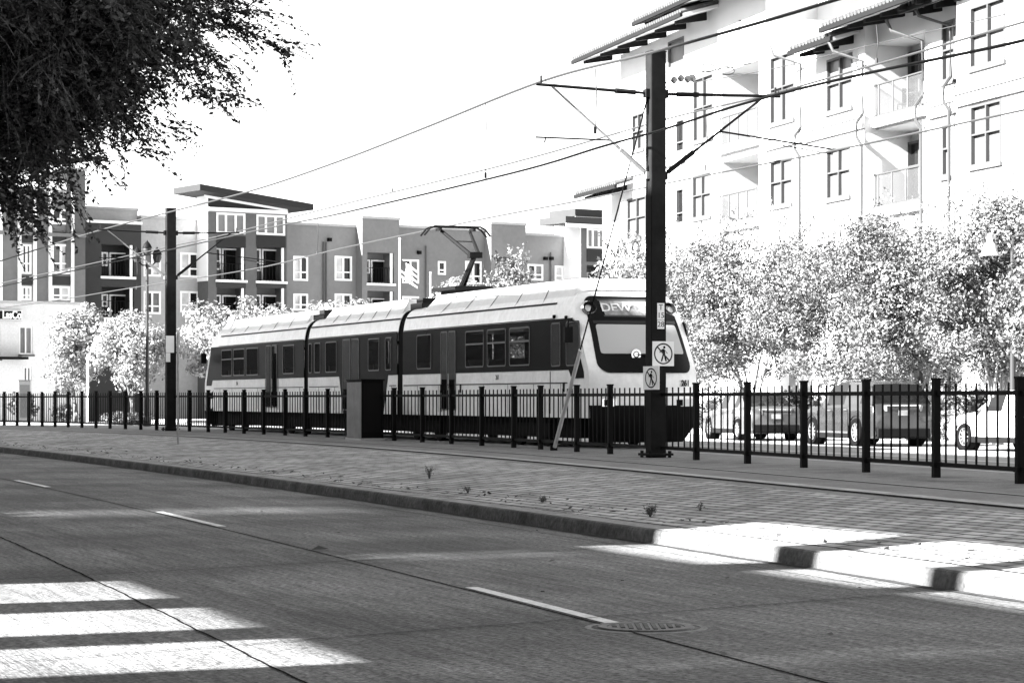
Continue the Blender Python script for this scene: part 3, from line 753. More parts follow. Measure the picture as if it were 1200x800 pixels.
# nose fittings, both ends share the same skin
def patch(flip, zs, half, name, m, extra, parent, yc=-A2, ny=14, thick=None):
    """patch lying on the nose; half(z) gives its half width at height z"""
    b = MB(); rings = []
    for z in zs:
        h = half(z)
        rings.append([(FT(front_t(yc + h * (2 * q / ny - 1), z, extra), flip), yc + h * (2 * q / ny - 1), z) for q in range(ny + 1)])
    b.loft(rings, closed=False)
    return b.build(name, m, parent, smooth=True)
def round_half(z0, z1, w0, w1, r):
    def h(z):
        w_ = w0 + (w1 - w0) * (z - z0) / (z1 - z0); d = min(z - z0, z1 - z)
        if d < r: w_ -= r - math.sqrt(max(0, r * r - (r - d) ** 2))
        return w_
    return h
ease = lambda a, c, n: [a + (c - a) * (0.5 - 0.5 * math.cos(math.pi * k / n)) for k in range(n + 1)]
for flip, par in ((False, bodyA), (True, bodyB)):
    patch(flip, ease(1.74, 3.54, 26), round_half(1.74, 3.54, 1.18, 1.08, .26), 'front_mask', M['mask'], .014, par)
    patch(flip, ease(2.18, 2.86, 10), round_half(2.18, 2.86, 1.04, 1.0, .05), 'sun_blind', M['blind'], .020, par)
    patch(flip, ease(2.88, 2.95, 4), lambda z: 1.03, 'wiper_cowl', M['glass_frame'], .026, par)
    patch(flip, ease(3.08, 3.42, 6), lambda z: .70, 'sign_housing', M['led'], .024, par)
    for zz in (3.06, 3.44): patch(flip, [zz - .02, zz + .02], lambda z: .74, 'sign_bezel', M['wt'], .03, par)
    for yc in (-.33, -2.36):
        z = 3.24; cx = FT(front_t(yc, z, .03), flip); sgn = 1 if flip else -1
        n_ = Vector((sgn, 0, .55)).normalized(); a1 = Vector((0, 1, 0)); a2 = n_.cross(a1)
        def disc(r0, r1, d0, d1, nm, m_):
            bb = MB(); rg = []
            for r_, d_ in ((r0, d0), (r1, d1)): rg.append([Vector((cx, yc, z)) + n_ * d_ + a1 * r_ * math.cos(q * math.pi / 12) + a2 * r_ * math.sin(q * math.pi / 12) for q in range(24)])
            bb.loft(rg, closed=True); return bb.build(nm, m_, par, smooth=True)
        disc(.20, .155, .0, .05, 'headlight', M['chrome']); disc(.155, .10, .05, .0, 'headlight', M['under']); disc(.10, .0, .0, .03, 'headlight', M['chrome'])
    # bumper
    b = MB(); rings = []
    for k, z in enumerate((1.0, .93, .55, .15)):
        rings.append([(FT(front_t(-A2 + h_, 1.0) + (-.012, -.05, .0, .38)[k], flip), -A2 + h_ * (1.0, 1.01, .99, .88)[k], z) for h_ in np.linspace(-1.335, 1.335, 25)] )
    b.loft(rings, closed=False)
    rings = [[(FT(1.5, flip), y, z) for y in (-2.69, 0)] for z in (1.02, .15)]
    b.build('bumper', M['under'], par, smooth=True)
    for yc in (-.42, -2.2):
        b = MB(); x = FT(front_t(yc, 1.1, .02), flip)
        b.box((x, yc, 1.06), (.05, .46, .17)); b.build('lamp_cluster', M['chrome'] if yc > -1 else M['sign_white'], par)
        b = MB(); b.box((x, yc + .1, 1.06), (.07, .16, .14)); b.build('lower_headlight', M['under'], par)
    # mirror and wiper
    b = MB(); sgn = 1 if flip else -1
    x = FT(.35, flip); b.tube([(FT(.9, flip), .0, 2.95), (FT(.75, flip), .2, 2.95), (FT(.72, flip), .22, 2.8)], .022, 6); b.box((FT(.72, flip), .22, 2.62), (.09, .2, .36)); b.build('wing_mirror', M['plastic'], par)
# emblem, number and destination
x_ = lambda y, z, e: front_t(y, z, e)
def on_front(s, size, y, z, m, nm, par, bold=0.0, e=.035, lean=0.62):
    uz = Vector((rake(z + .2) - rake(z - .2), 0, .4)).normalized()
    ux = Vector((front_t(y - .12, z) - front_t(y + .12, z), -.24, 0)).normalized(); uz = (uz - ux * uz.dot(ux)).normalized()
    text(nm, s, size, m, par, (x_(y, z, e), y, z), ux, uz, .004, 1.0, bold)
on_front('DEW', .34, -.98, 3.25, M['ledtext'], 'destination_text', bodyA, .004, .04)
on_front('261', .19, -2.27, 1.50, M['ink'], 'fleet_number', bodyA, .006, .03)
b = MB(); b.lathe([(.12, 0), (.12, .02), (.08, .02), (.08, 0)], 20, (0, 0, 0), 'y'); b.lathe([(.05, 0), (.05, .02), (0, .02)], 16, (0, 0, 0), 'y')
em = b.build('wiper_boss', M['chrome'], bodyA); em.rotation_euler = (0, R(20), R(90)); em.location = (front_t(-1.08, 2.16, .04), -1.08, 2.16)
b = MB(); b.tube([(front_t(-1.08, 2.16, .05), -1.08, 2.16), (front_t(-1.9, 2.08, .05), -1.9, 2.08)], .016, 5); b.build('wiper_arm', M['plastic'], bodyA)
for px, s_ in ((583, '261'), (415.0, '261'), (278, '261')):
    t_, z = side(px, 441); par = bodyA if px > 470 else (bodyC if px > 360 else bodyB)
    if par is bodyC: continue
    text('side_number', s_, .17, M['ink'], par, (t_, .008, 1.68), (-1, 0, 0), (0, 0, 1), .002)
# pantograph, raised
def tpt(px, py, yl=-A2):
    t_, z = side(px, py, yl); return Vector((t_, yl, z))
ph = MB(); base = tpt(541, 339); knee = tpt(556.5, 299); head = tpt(534, 266)
ph.box((base.x, -A2, base.z + .0), (2.0, 1.1, .1)); ph.box((base.x, -A2, base.z - .25), (1.2, .8, .4))
panto = ph.build('pantograph', M['black'], train)
b = MB(); b.tube([base + Vector((0, 0, .05)), knee], [.10, .07], 8); b.tube([base + Vector((-.35, .1, .05)), knee + Vector((-.1, .06, -.1))], .03, 6); b.box(knee, (.22, .36, .16)); b.build('lower_arm', M['black'], panto)
hx = head.x; hz = head.z
b = MB()
for s_ in (-1, 1): b.tube([knee + Vector((0, s_ * .12, 0)), Vector((hx, -A2 + s_ * .42, hz - .12))], [.065, .045], 6)
b.tube([knee.lerp(Vector((hx, -A2 + .42, hz - .1)), .55), knee.lerp(Vector((hx, -A2 - .42, hz - .1)), .55)], .015, 6)
b.build('upper_arm', M['black'], panto)
b = MB()
for dx in (-.16, .16):
    b.tube([(hx + dx, -A2 + .98, hz - .26), (hx + dx, -A2 + .82, hz - .07), (hx + dx, -A2 + .68, hz), (hx + dx, -A2 - .68, hz), (hx + dx, -A2 - .82, hz - .07), (hx + dx, -A2 - .98, hz - .26)], .028, 6)
b.box((hx, -A2 + .5, hz - .08), (.4, .05, .08)); b.box((hx, -A2 - .5, hz - .08), (.4, .05, .08))
b.build('collector_head', M['black'], panto)

# ------------------------------------------------------------------ electrical cabinet
cy_ = 66.6
cb = thing('electrical_cabinet', 'black steel electrical cabinet standing in front of the fence by the train', 'cabinet', Vector(((424 - 600) / F * cy_, cy_, PZ - .02)), math.atan2(TU.y, TU.x))
# local x along the line, y towards the camera's left
b = MB(); b.box((.7, -.31, .85), (1.4, .62, 1.62)); b.build('cabinet_body', M['black'], cb, bevel=.012)
b = MB(); b.box((.7, .006, .85), (1.34, .014, 1.54)); b.build('lit_side_panel', mat('lit_side_grey', 0.09, 0.5, var=0.4, vscale=2.5), cb)  # left face painted lighter as if lit, the light is in its colour
b = MB(); b.box((.7, -.31, 1.68), (1.46, .68, .04)); b.build('cabinet_lid', M['black'], cb)
b = MB(); b.box((-.012, -.31, .9), (.02, .5, 1.35)); b.build('cabinet_door', M['plastic'], cb)
b = MB(); b.box((.7, -.31, .03), (1.5, .7, .08)); b.build('plinth', M['concrete'], cb)

# ------------------------------------------------------------------ buildings
class Facade:
    def __init__(self, p, d):
        self.p = Vector((p[0], p[1], 0)); self.u = Vector((d[0], d[1], 0)).normalized(); self.n = Vector((self.u.y, -self.u.x, 0))
        if self.n.dot(-self.p) < 0: self.n = -self.n
        self.off = 0.0
    def s(self, px, off=0.0):
        k = (px - 600) / F; o = self.p + self.n * off
        return (k * o.y - o.x) / (self.u.x - k * self.u.y)
    def z(self, px, py, off=0.0):
        o = self.p + self.n * off + self.u * self.s(px, off)
        return EYE + (HOR - py) / F * o.y
    def P(self, s, off, z): return self.p + self.u * s + self.n * off + Vector((0, 0, z))
    def rect(self, x0, x1, y0, y1, off=0.0):
        m = (x0 + x1) / 2
        s0, s1 = sorted((self.s(x0, off), self.s(x1, off)))
        return s0, s1, self.z(m, y1, off), self.z(m, y0, off)
def inset_wall(b, fc, s0, s1, z0, z1, off, holes, depth=0.22, thick=10.0, back=True, sides=True):
    """wall slab with real openings: front skin, reveals, back of each opening, ends and top"""
    hs = [h for h in holes]
    S = sorted(set([s0, s1] + [v for h in hs for v in (h[0], h[1]) if s0 < v < s1])); Z = sorted(set([z0, z1] + [v for h in hs for v in (h[2], h[3]) if z0 < v < z1]))
    for i in range(len(S) - 1):
        for j in range(len(Z) - 1):
            cs, cz = (S[i] + S[i + 1]) / 2, (Z[j] + Z[j + 1]) / 2
            if any(h[0] < cs < h[1] and h[2] < cz < h[3] for h in hs): continue
            b.face([fc.P(S[i], off, Z[j]), fc.P(S[i + 1], off, Z[j]), fc.P(S[i + 1], off, Z[j + 1]), fc.P(S[i], off, Z[j + 1])])
    for h in hs:
        a, c, e, f = h[:4]; dp = h[4] if len(h) > 4 else depth
        i0 = off - dp
        b.face([fc.P(a, off, e), fc.P(a, i0, e), fc.P(a, i0, f), fc.P(a, off, f)]); b.face([fc.P(c, off, e), fc.P(c, i0, e), fc.P(c, i0, f), fc.P(c, off, f)])
        b.face([fc.P(a, off, e), fc.P(c, off, e), fc.P(c, i0, e), fc.P(a, i0, e)]); b.face([fc.P(a, off, f), fc.P(c, off, f), fc.P(c, i0, f), fc.P(a, i0, f)])
        b.face([fc.P(a, i0, e), fc.P(c, i0, e), fc.P(c, i0, f), fc.P(a, i0, f)])
    q = off - thick
    if sides:
        for s_ in (s0, s1): b.face([fc.P(s_, off, z0), fc.P(s_, q, z0), fc.P(s_, q, z1), fc.P(s_, off, z1)])
    b.face([fc.P(s0, off, z1), fc.P(s1, off, z1), fc.P(s1, q, z1), fc.P(s0, q, z1)])
    b.face([fc.P(s0, q, z0), fc.P(s1, q, z0), fc.P(s1, q, z1), fc.P(s0, q, z1)])
def fbox(b, fc, s0, s1, o0, o1, z0, z1):
    b.hexa([fc.P(s0, o0, z0), fc.P(s1, o0, z0), fc.P(s1, o1, z0), fc.P(s0, o1, z0), fc.P(s0, o0, z1), fc.P(s1, o0, z1), fc.P(s1, o1, z1), fc.P(s0, o1, z1)])
def window(fc, h, off, dp, parent, fr, pane, vbars=1, hbar=None, w_=0.09, name='window', sill=False, proud=0.02):
    s0, s1, z0, z1 = h[:4]; f0, f1 = off - dp + 0.01, off - dp + 0.10
    if proud is not None: f1 = off + proud
    b = MB(); e = .004
    fbox(b, fc, s0 + e, s0 + w_, f0, f1, z0 + e, z1 - e); fbox(b, fc, s1 - w_, s1 - e, f0, f1, z0 + e, z1 - e)
    fbox(b, fc, s0 + w_, s1 - w_, f0, f1, z0 + e, z0 + w_); fbox(b, fc, s0 + w_, s1 - w_, f0, f1, z1 - w_, z1 - e)
    for k in range(vbars):
        c = s0 + (s1 - s0) * (k + 1) / (vbars + 1); fbox(b, fc, c - w_ * .5, c + w_ * .5, f0, f1 - .004, z0 + w_, z1 - w_)
    if hbar is not None:
        c = z0 + (z1 - z0) * hbar; fbox(b, fc, s0 + w_, s1 - w_, f0, f1 - .008, c - w_ * .35, c + w_ * .35)
    wo = b.build(name, fr, parent)
    if sill:
        b = MB(); fbox(b, fc, s0 - .08, s1 + .08, off + .004, off + .09, z0 - .12, z0 - .004); b.build('sill', M['stucco_trim'], wo)
    panes = pane if isinstance(pane, (list, tuple)) else [pane]
    n = len(panes)
    for k, pm in enumerate(panes):
        a = s0 + w_ + (s1 - s0 - 2 * w_) * k / n; c = s0 + w_ + (s1 - s0 - 2 * w_) * (k + 1) / n
        b = MB(); b.face([fc.P(a, f0 + .02, z0 + w_), fc.P(c, f0 + .02, z0 + w_), fc.P(c, f0 + .02, z1 - w_), fc.P(a, f0 + .02, z1 - w_)]); b.build('pane', pm, wo)
    return wo
def railing(fc, s0, s1, off, z0, z1, parent, m, sp=0.35, name='balcony_railing', r=.02):
    b = MB()
    for z in (z0 + .05, z1): b.tube([fc.P(s0, off, z), fc.P(s1, off, z)], r * 1.2, 5)
    n = max(2, int((s1 - s0) / sp))
    for k in range(n + 1):
        s_ = s0 + (s1 - s0) * k / n; b.tube([fc.P(s_, off, z0), fc.P(s_, off, z1)], r, 4)
    return b.build(name, m, parent)

# ---- left: long row of flats
LF = Facade((-15.36, 170.0), (0.83, 0.557))
flats = thing('apartment_building', 'long grey apartment row with flat parapets, balconies and slanted tower roofs', 'building', (-15.36, 170, 0))
flats.location = (0, 0, 0)
def block(x0, x1, ytop, m, off, wins=(), recs=(), z0=0.0, thick=10.0, cap=True):
    s0, s1 = LF.s(x0, off), LF.s(x1, off); z1 = LF.z((x0 + x1) / 2, ytop, off)
    holes = [LF.rect(*r[:4], off) + (0.12,) for r in wins] + [LF.rect(*r[:4], off) + (1.5,) for r in recs]
    b = MB(); inset_wall(b, LF, s0, s1, z0, z1, off, holes, thick=thick); wl = b.build('wall', M[m], flats)
    if cap:
        b = MB(); fbox(b, LF, s0 - .05, s1 + .05, off - 1, off + .08, z1 + .003, z1 + .18); b.build('parapet_cap', M['f_light'] if m != 'f_dark' else M['win_white'], wl)
    for r in wins:
        h = LF.rect(*r[:4], off); vb = r[4] if len(r) > 4 else 1
        ps = random.choice(([M['curtain_b'], M['glass']], [M['curtain'], M['curtain_b']], [M['glass'], M['curtain']])) if vb == 1 else [M['f_tan']] * 3
        if len(r) > 5: ps = [r[5]]
        window(LF, h, off, .12, flats, M['win_white'], ps, vb, None if vb == 2 else 0.35, w_=.14)
    for r in recs:
        h = LF.rect(*r[:4], off); s_0, s_1, z_0, z_1 = h
        zr = min(z_0 + 1.1, z_1)
        bal = MB(); fbox(bal, LF, s_0 - .1, s_1 + .1, off + .004, off + .14, z_0 - .16, z_0 - .004); bo = bal.build('balcony', M['win_white'], flats)
        rr_ = railing(LF, s_0 + .02, s_1 - .02, off - .05, z_0, zr, bo, M['black'], .22)
        ms = (s_0 + s_1) / 2
        window(LF, (s_0 + .25, ms - .1, z_0 + .75, z_1 - .45), off - 1.35, .14, flats, M['win_white'], [M['curtain_b'], M['glass']], 1, .4, w_=.1)
        window(LF, (ms, ms + 1.3, z_0 + .05, z_1 - .45), off - 1.35, .14, flats, M['win_white'], M['glass'], 0, None, w_=.1, name='balcony_door')
        b = MB(); fbox(b, LF, s_1 - .28, s_1 - .1, off - .12, off - .02, z_0 + .02, z_1 - .02); b.build('balcony_post', M['win_white'], bo)
# block with the tall framed bays at the far left
bay_w = []
for x0, x1 in ((-16, -3), (25, 37), (60.5, 82)):
    for y0, y1 in ((245, 263), (286, 321), (335, 352)): bay_w.append((x0, x1, y0, y1, 1))
block(-40, 100, 224, 'f_mid', 2.5, bay_w)
for x0, x1 in ((-20, 0), (22, 40), (58, 84)):
    s0, s1, z0, z1 = LF.rect(x0, x1, 225, 364, 2.5)
    holes = [LF.rect(*r[:4], 2.5) for r in bay_w]
    b = MB()
    zc = [LF.z((x0 + x1) / 2, yy, 2.5) for yy in (272, 284, 323.5, 333.5)]
    fbox(b, LF, s0 + .1, s1 - .1, 2.504, 2.56, zc[1], zc[0]); b.build('spandrel', M['f_dark'], flats); b = MB(); fbox(b, LF, s0 + .1, s1 - .1, 2.504, 2.56, zc[3], zc[2]); b.build('spandrel', M['f_dark'], flats)
    for s_ in (s0, s1):
        b = MB(); fbox(b, LF, s_ - .09, s_ + .09, 2.5, 2.72, z0, z1); b.build('bay_frame', M['win_white'], flats)
s0, s1, z0, z1 = LF.rect(-40, 100, 272, 276, 2.5)
b = MB(); fbox(b, LF, s0, s1 - .02, 2.73, 2.9, z0, z1); b.build('string_course', M['f_mid'], flats)
block(78, 100, 200, 'f_grey', 2.6, thick=5, z0=10.0)
def slab_roof(pts, th, m, nm='roof'):
    b = MB(); b.prism(pts, (0, 0, th)); return b.build(nm, m, flats)
sA, sB = LF.s(60, 4), LF.s(129, 4); zA = LF.z(100, 198, 4)
slab_roof([LF.P(sA, 4.2, zA + .2), LF.P(sB - 1, 4.2, zA + .55), LF.P(sB, -4, zA + 1.0), LF.P(sA, -4, zA + .6)], .3, M['f_dark'])
block(100, 161, 246, 'f_light', -.3, thick=8)
block(100, 165.5, 262, 'f_dark', 1.7, [], [(119, 157, 286.5, 324), (119, 157, 336, 372)])
block(165.5, 234, 257, 'f_light', .2, [(168, 188.5, 341, 368), (168, 188.5, 296, 324), (211, 233, 296, 325), (211, 233, 341, 366)], [])
# tower with slanted roof
TO = 1.8
block(244, 336.5, 250, 'f_grey', TO, [(253.5, 287.5, 249.6, 274, 2), (300.5, 334, 252, 275.5, 2)], [(254, 287.5, 282, 328), (301, 334.5, 283, 329.5), (254, 287.5, 337, 375), (301, 334.5, 337, 375)])
for x0, x1 in ((253.5, 287.5), (300.5, 334.5)):
    s0, s1, z0, z1 = LF.rect(x0, x1, 276.5, 290, TO)
    b = MB(); fbox(b, LF, s0, s1, TO + .004, TO + .06, z0, z1); b.build('spandrel', M['f_char'], flats)
    s0, s1, z0, z1 = LF.rect(x0, x1, 331, 337, TO); b = MB(); fbox(b, LF, s0, s1, TO + .004, TO + .08, z0, z1); b.build('spandrel', M['f_dark'], flats)
s0, s1 = LF.s(244, TO), LF.s(336.5, TO)
zb = LF.z(290, 248.5, TO); zl = LF.z(246, 230, TO); zr = LF.z(336, 246, TO)
b = MB(); b.prism([LF.P(s0, TO - .05, zb), LF.P(s1, TO - .05, zb), LF.P(s1, TO - .05, zr), LF.P(s0, TO - .05, zl)], LF.n * -1.7); b.build('clerestory', M['f_char'], flats)
b = MB(); b.prism([LF.P(s0 - .3, TO + .06, zl - .1), LF.P(s1, TO + .06, zr - .1), LF.P(s1, TO + .06, zr + .18), LF.P(s0 - .3, TO + .06, zl + .2)], LF.n * -.1)
fbox(b, LF, s0, s1, TO + .004, TO + .1, zb - .02, zb + .22); b.build('fascia', M['win_white'], flats)
# white sheet on the left flank, sunlight put into its colour
b = MB(); fbox(b, LF, s0 - .06, s0 - .004, TO - 1.6, TO - .01, 9.5, zl + .05); b.build('lit_flank', M['win_white'], flats)
e0, e1 = LF.s(236, TO + 2), LF.s(369, TO + 2)
zE0, zE1 = LF.z(235, 222.5, TO + 2), LF.z(368, 246, TO + 2)
b = MB(); b.prism([LF.P(e0, TO + 1.8, zE0), LF.P(e1, TO + 1.8, zE1), LF.P(e1, TO - 2.2, zE1), LF.P(e0, TO - 2.2, zE0)], (0, 0, .42)); b.build('roof', M['f_char'], flats)
# remaining parapet blocks
block(336.5, 424, 265, 'f_tan', 0, [(343.5, 361, 300, 329), (392, 412.5, 300, 329), (343.5, 361, 344, 364), (392, 412.5, 344, 364)])
block(424.5, 468, 257, 'f_mid', .9, [], [(430.5, 461.5, 296, 332), (430.5, 461.5, 341, 372)])
block(468, 575, 269, 'f_mid', 0, [(471, 491, 304, 332), (513, 522.5, 306, 322, 0, M['glass']), (545, 564.5, 306, 333), (471, 491, 347, 372), (545, 564.5, 347, 372)])
block(575.5, 616, 263.5, 'f_mid', .9, [], [(581, 611, 301, 338)])
block(616, 671, 277, 'f_tan', 0, [(618, 636.5, 309.5, 328.5), (650, 668.5, 311.5, 329.5), (618, 636.5, 345, 366)])
block(681, 745, 262, 'f_grey', 2.2, [(687.5, 709, 268, 291, 2)], [(687.5, 712, 311, 331)])
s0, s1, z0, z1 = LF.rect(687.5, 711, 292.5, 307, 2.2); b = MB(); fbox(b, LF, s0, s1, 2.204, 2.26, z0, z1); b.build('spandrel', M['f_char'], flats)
s0 = LF.s(681, 2.2); b = MB(); fbox(b, LF, s0 - .06, s0 - .004, -1.2, 2.19, 7, LF.z(685, 262, 2.2)); b.build('lit_flank', M['win_white'], flats)  # sunlit flank painted white over the dark block
for (x0, x1, yy, th, mm_, of) in ((663, 750, 262.5, .5, M['f_dark'], 3.6), (674, 750, 254, .55, M['f_dark'], 2.6)):
    sA, sB = LF.s(x0, of), LF.s(x1, of); zz = LF.z(690, yy, of)
    b = MB(); fbox(b, LF, sA, sB, of - 3.4, of, zz, zz + th); ro = b.build('roof', mm_, flats)
    b = MB(); fbox(b, LF, sA, sB, of + .004, of + .06, zz - .3, zz - .02); b.build('fascia', M['win_white'], ro)
# downpipes, wall lamps
b_ = None
for px in (379, 382, 499, 645, 327):
    s_ = LF.s(px, .05); b = MB(); b.tube([LF.P(s_, .1, 0.2), LF.P(s_, .1, 12.6 if px < 600 else 12.5)], .06, 6); b.build('downpipe', M['f_grey'], flats)
for px, py in ((385, 281), (490, 296), (638, 303), (645, 303)):
    s_ = LF.s(px, 0); b = MB(); fbox(b, LF, s_ - .12, s_ + .12, .01, .3, LF.z(px, py) - .12, LF.z(px, py) + .12); b.build('wall_lamp', M['black'], flats)

# ---- low pale brick building with the cut-off sign
LC = Facade((-29.0, 137.0), (0.83, 0.557))
low = thing('shop_building', 'low pale brick building with flat roof and a dark lettered sign', 'building', (-29, 137, 0)); low.location = (0, 0, 0)
s0, s1 = LC.s(-70), LC.s(100.5); z1 = LC.z(50, 356)
lw = [(-14, 0.5, 383, 420), (23, 38.5, 382.5, 415), (61, 81, 384, 415), (28, 37, 429.5, 462), (64, 80, 430, 462)]
holes = [LC.rect(*r, 0) + (.2,) for r in lw]
b = MB(); inset_wall(b, LC, s0, s1, 0, z1, 0, holes, thick=14); wl = b.build('wall', M['brickwall'], low)
b = MB(); fbox(b, LC, s0 - .05, s1 + .06, -.6, .07, z1 + .003, z1 + .14); b.build('parapet_cap', M['concrete'], wl)
for r in lw:
    window(LC, LC.rect(*r, 0), 0, .2, low, M['win_white'], [M['curtain'], M['f_tan']], 1, None, w_=.07, sill=True, proud=-.08)
h = LC.rect(-30, 25.5, 419, 421, 0); b = MB(); fbox(b, LC, h[0], h[1], .01, 1.0, h[2], h[3] + .05); b.build('canopy', M['black'], low)
h = LC.rect(-24, 24.5, 363, 375, 0)
sgn_ = thing('shop_sign', 'dark wall sign with white letters on the pale brick building', 'sign', LC.P((h[0] + h[1]) / 2, .1, (h[2] + h[3]) / 2), math.atan2(LC.u.y, LC.u.x))
b = MB(); b.box((0, 0, 0), (h[1] - h[0], .16, h[3] - h[2])); b.build('sign_board', M['ink'], sgn_, bevel=.02)
hh = h[3] - h[2]
b = MB()
for z in (-hh / 2 + .03, hh / 2 - .03): b.box((0, -.085, z), (h[1] - h[0] - .04, .02, .035))
b.box(((h[1] - h[0]) / 2 - .03, -.085, 0), (.035, .02, hh - .04)); b.build('sign_border', M['sign_white'], sgn_)
# LasCo reads at the right-hand end; the part of the board outside the frame stays bare
text('sign_lettering', 'LasCo', .62, M['sign_white'], sgn_, ((h[1] - h[0]) / 2 - 0.60 - .02, -.092, 0.0), (1, 0, 0), (0, 0, 1), .01, 0.72, .02)

# ---- right: white stucco apartments
RB = Facade((12.0, 88.0), (-0.29, 1.0))       # s grows away from the camera
right = thing('apartment_building', 'white stucco apartment building with dark timber eaves, balconies and downpipes', 'building', (0, 0, 0))
def rblock(x0, x1, ztop, off, wins=(), recs=(), thick=9.0, z0=0.0):
    s1, s0 = RB.s(x0, off), RB.s(x1, off)
    holes = [RB.rect(*r[:4], off) + (.14,) for r in wins] + [RB.rect(*r[:4], off) + (r[4],) for r in recs]
    b = MB(); inset_wall(b, RB, s0, s1, z0, ztop, off, holes, thick=thick); wl = b.build('wall', M['stucco'], right)
    for r in wins:
        h = RB.rect(*r[:4], off); k = r[4] if len(r) > 4 else 'pair'
        if k == 'pair': window(RB, h, off, .14, right, M['wframe'], [M['curtain_r'], M['curtain_r']], 1, .52, w_=.08, sill=True)
        elif k == 'single': window(RB, h, off, .14, right, M['wframe'], [M['curtain_r']], 0, .52, w_=.09, sill=True)
        elif k == 'dark': window(RB, h, off, .14, right, M['stucco_trim'], [M['glass']], 0, .3, w_=.07)
        elif k == 'grey': window(RB, h, off, .14, right, M['stucco_trim'], [M['curtain_r']], 0, None, w_=.06)
    for r in recs:
        h = RB.rect(*r[:4], off); s_0, s_1, z_0, z_1 = h
        bal = MB(); fbox(bal, RB, s_0 - .12, s_1 + .12, off + .004, off + .2, z_0 - .35, z_0 - .004); bo = bal.build('balcony', M['stucco'], right)
        railing(RB, s_0 + .02, s_1 - .02, off + .08, z_0, z_0 + 1.15, bo, M['downpipe'], .95, r=.032)
        b = MB(); b.face([RB.P(s_0 + .03, off + .07, z_0 + .08), RB.P(s_1 - .03, off + .07, z_0 + .08), RB.P(s_1 - .03, off + .07, z_0 + 1.1), RB.P(s_0 + .03, off + .07, z_0 + 1.1)])
        b.build('railing_mesh', M['mesh'], bo)
        window(RB, (s_1 - 1.75, s_1 - .75, z_0 + .03, z_0 + 2.35), off - r[4] + .14, .14, right, M['wframe'], M['glass'], 0, .62, w_=.09, name='balcony_door')
    return wl
mm = bpy.data.materials.new('sheer_railing_mesh'); mm.use_nodes = True
n_ = mm.node_tree.nodes; l_ = mm.node_tree.links; tb = n_.new('ShaderNodeBsdfTransparent'); mxs = n_.new('ShaderNodeMixShader'); mxs.inputs[0].default_value = .5
n_['Principled BSDF'].inputs['Base Color'].default_value = (.06, .06, .06, 1)
l_.new(tb.outputs[0], mxs.inputs[1]); l_.new(n_['Principled BSDF'].outputs[0], mxs.inputs[2]); l_.new(mxs.outputs[0], n_['Material Output'].inputs['Surface']); M['mesh'] = mm
ZT = 18.2; ZM = 14.9
rblock(727, 803, 17.4, 0.0, [(741, 754.5, 133, 176), (735, 757, 231, 280), (792.5, 801.5, 140, 178, 'dark'), (792.5, 801, 221, 262, 'dark'), (783, 801.5, 46, 78, 'grey')])
rblock(803, 842, 19.0, 0.0, [(813, 835.5, 89, 164), (812, 833, 203, 255)])
rblock(842, 897, 19.0, 0.0, [], [(846, 889.5, 78, 166, 2.2), (846, 889, 185, 259, 2.2)])
rblock(897, 943, ZM + .9, 0.0, [(903, 931, 63, 143), (903, 928.5, 186, 241)])
rblock(943, 1013.5, ZM - .2, 0.45, [(969, 999, 66, 129), (969, 996.5, 172, 232)])
rblock(1013.5, 1089, ZM, 0.0, [], [(1016, 1084, 46, 133, 1.35), (1016, 1081, 148, 240, 1.35)])
rblock(1089, 1121, ZM, 0.0, [(1104, 1119, 24, 95, 'single'), (1104, 1114.5, 144, 207, 'single')])
rblock(1121, 1260, 19.0, 0.9, [(1137, 1178, 2, 76), (1137.5, 1173.5, 120, 193)])
# set-back top storey behind the lower eaves
s1, s0 = RB.s(897, -2.2), RB.s(1130, -2.2)
b = MB(); inset_wall(b, RB, s0, s1, ZM - 1, 19.0, -2.2, [], thick=6); b.build('wall', M['stucco'], right)
# string courses
for x0, x1, py, of in ((943, 1013.5, 155, .47), (1121, 1260, 104, .92), (727, 803, 197, 0.02), (897, 943, 168, 0.02), (1089, 1121, 132, .02)):
    s1, s0 = RB.s(x0, of), RB.s(x1, of); z = RB.z((x0 + x1) / 2, py, of)
    b = MB(); fbox(b, RB, s0 + .01, s1 - .01, of, of + .10, z - .12, z + .25); fbox(b, RB, s0 + .01, s1 - .01, of, of + .17, z + .25, z + .33); b.build('string_course', M['stucco'], right)
# downpipes with hoppers
for px, y0, of in ((941, 66, .1), (1014, 62, .55), (1084, 38, .1), (1117, 20, .12)):
    s_ = RB.s(px, of); z1 = RB.z(px, y0, of); zk = RB.z(px, {941: 165, 1014: 150, 1084: 130, 1117: 108}[px], of)
    b = MB(); b.tube([RB.P(s_ + .9, of + 1.0, z1 + .5), RB.P(s_ + .7, of + .9, z1 + .1), RB.P(s_, of + .1, z1 - .3), RB.P(s_, of + .1, zk + .5), RB.P(s_ + .25, of + .22, zk + .2), RB.P(s_ + .25, of + .22, zk - .3), RB.P(s_ + .1, of + .1, zk - .6), RB.P(s_ + .1, of + .1, .5)], .06, 6)
    b.build('downpipe', M['downpipe'], right)
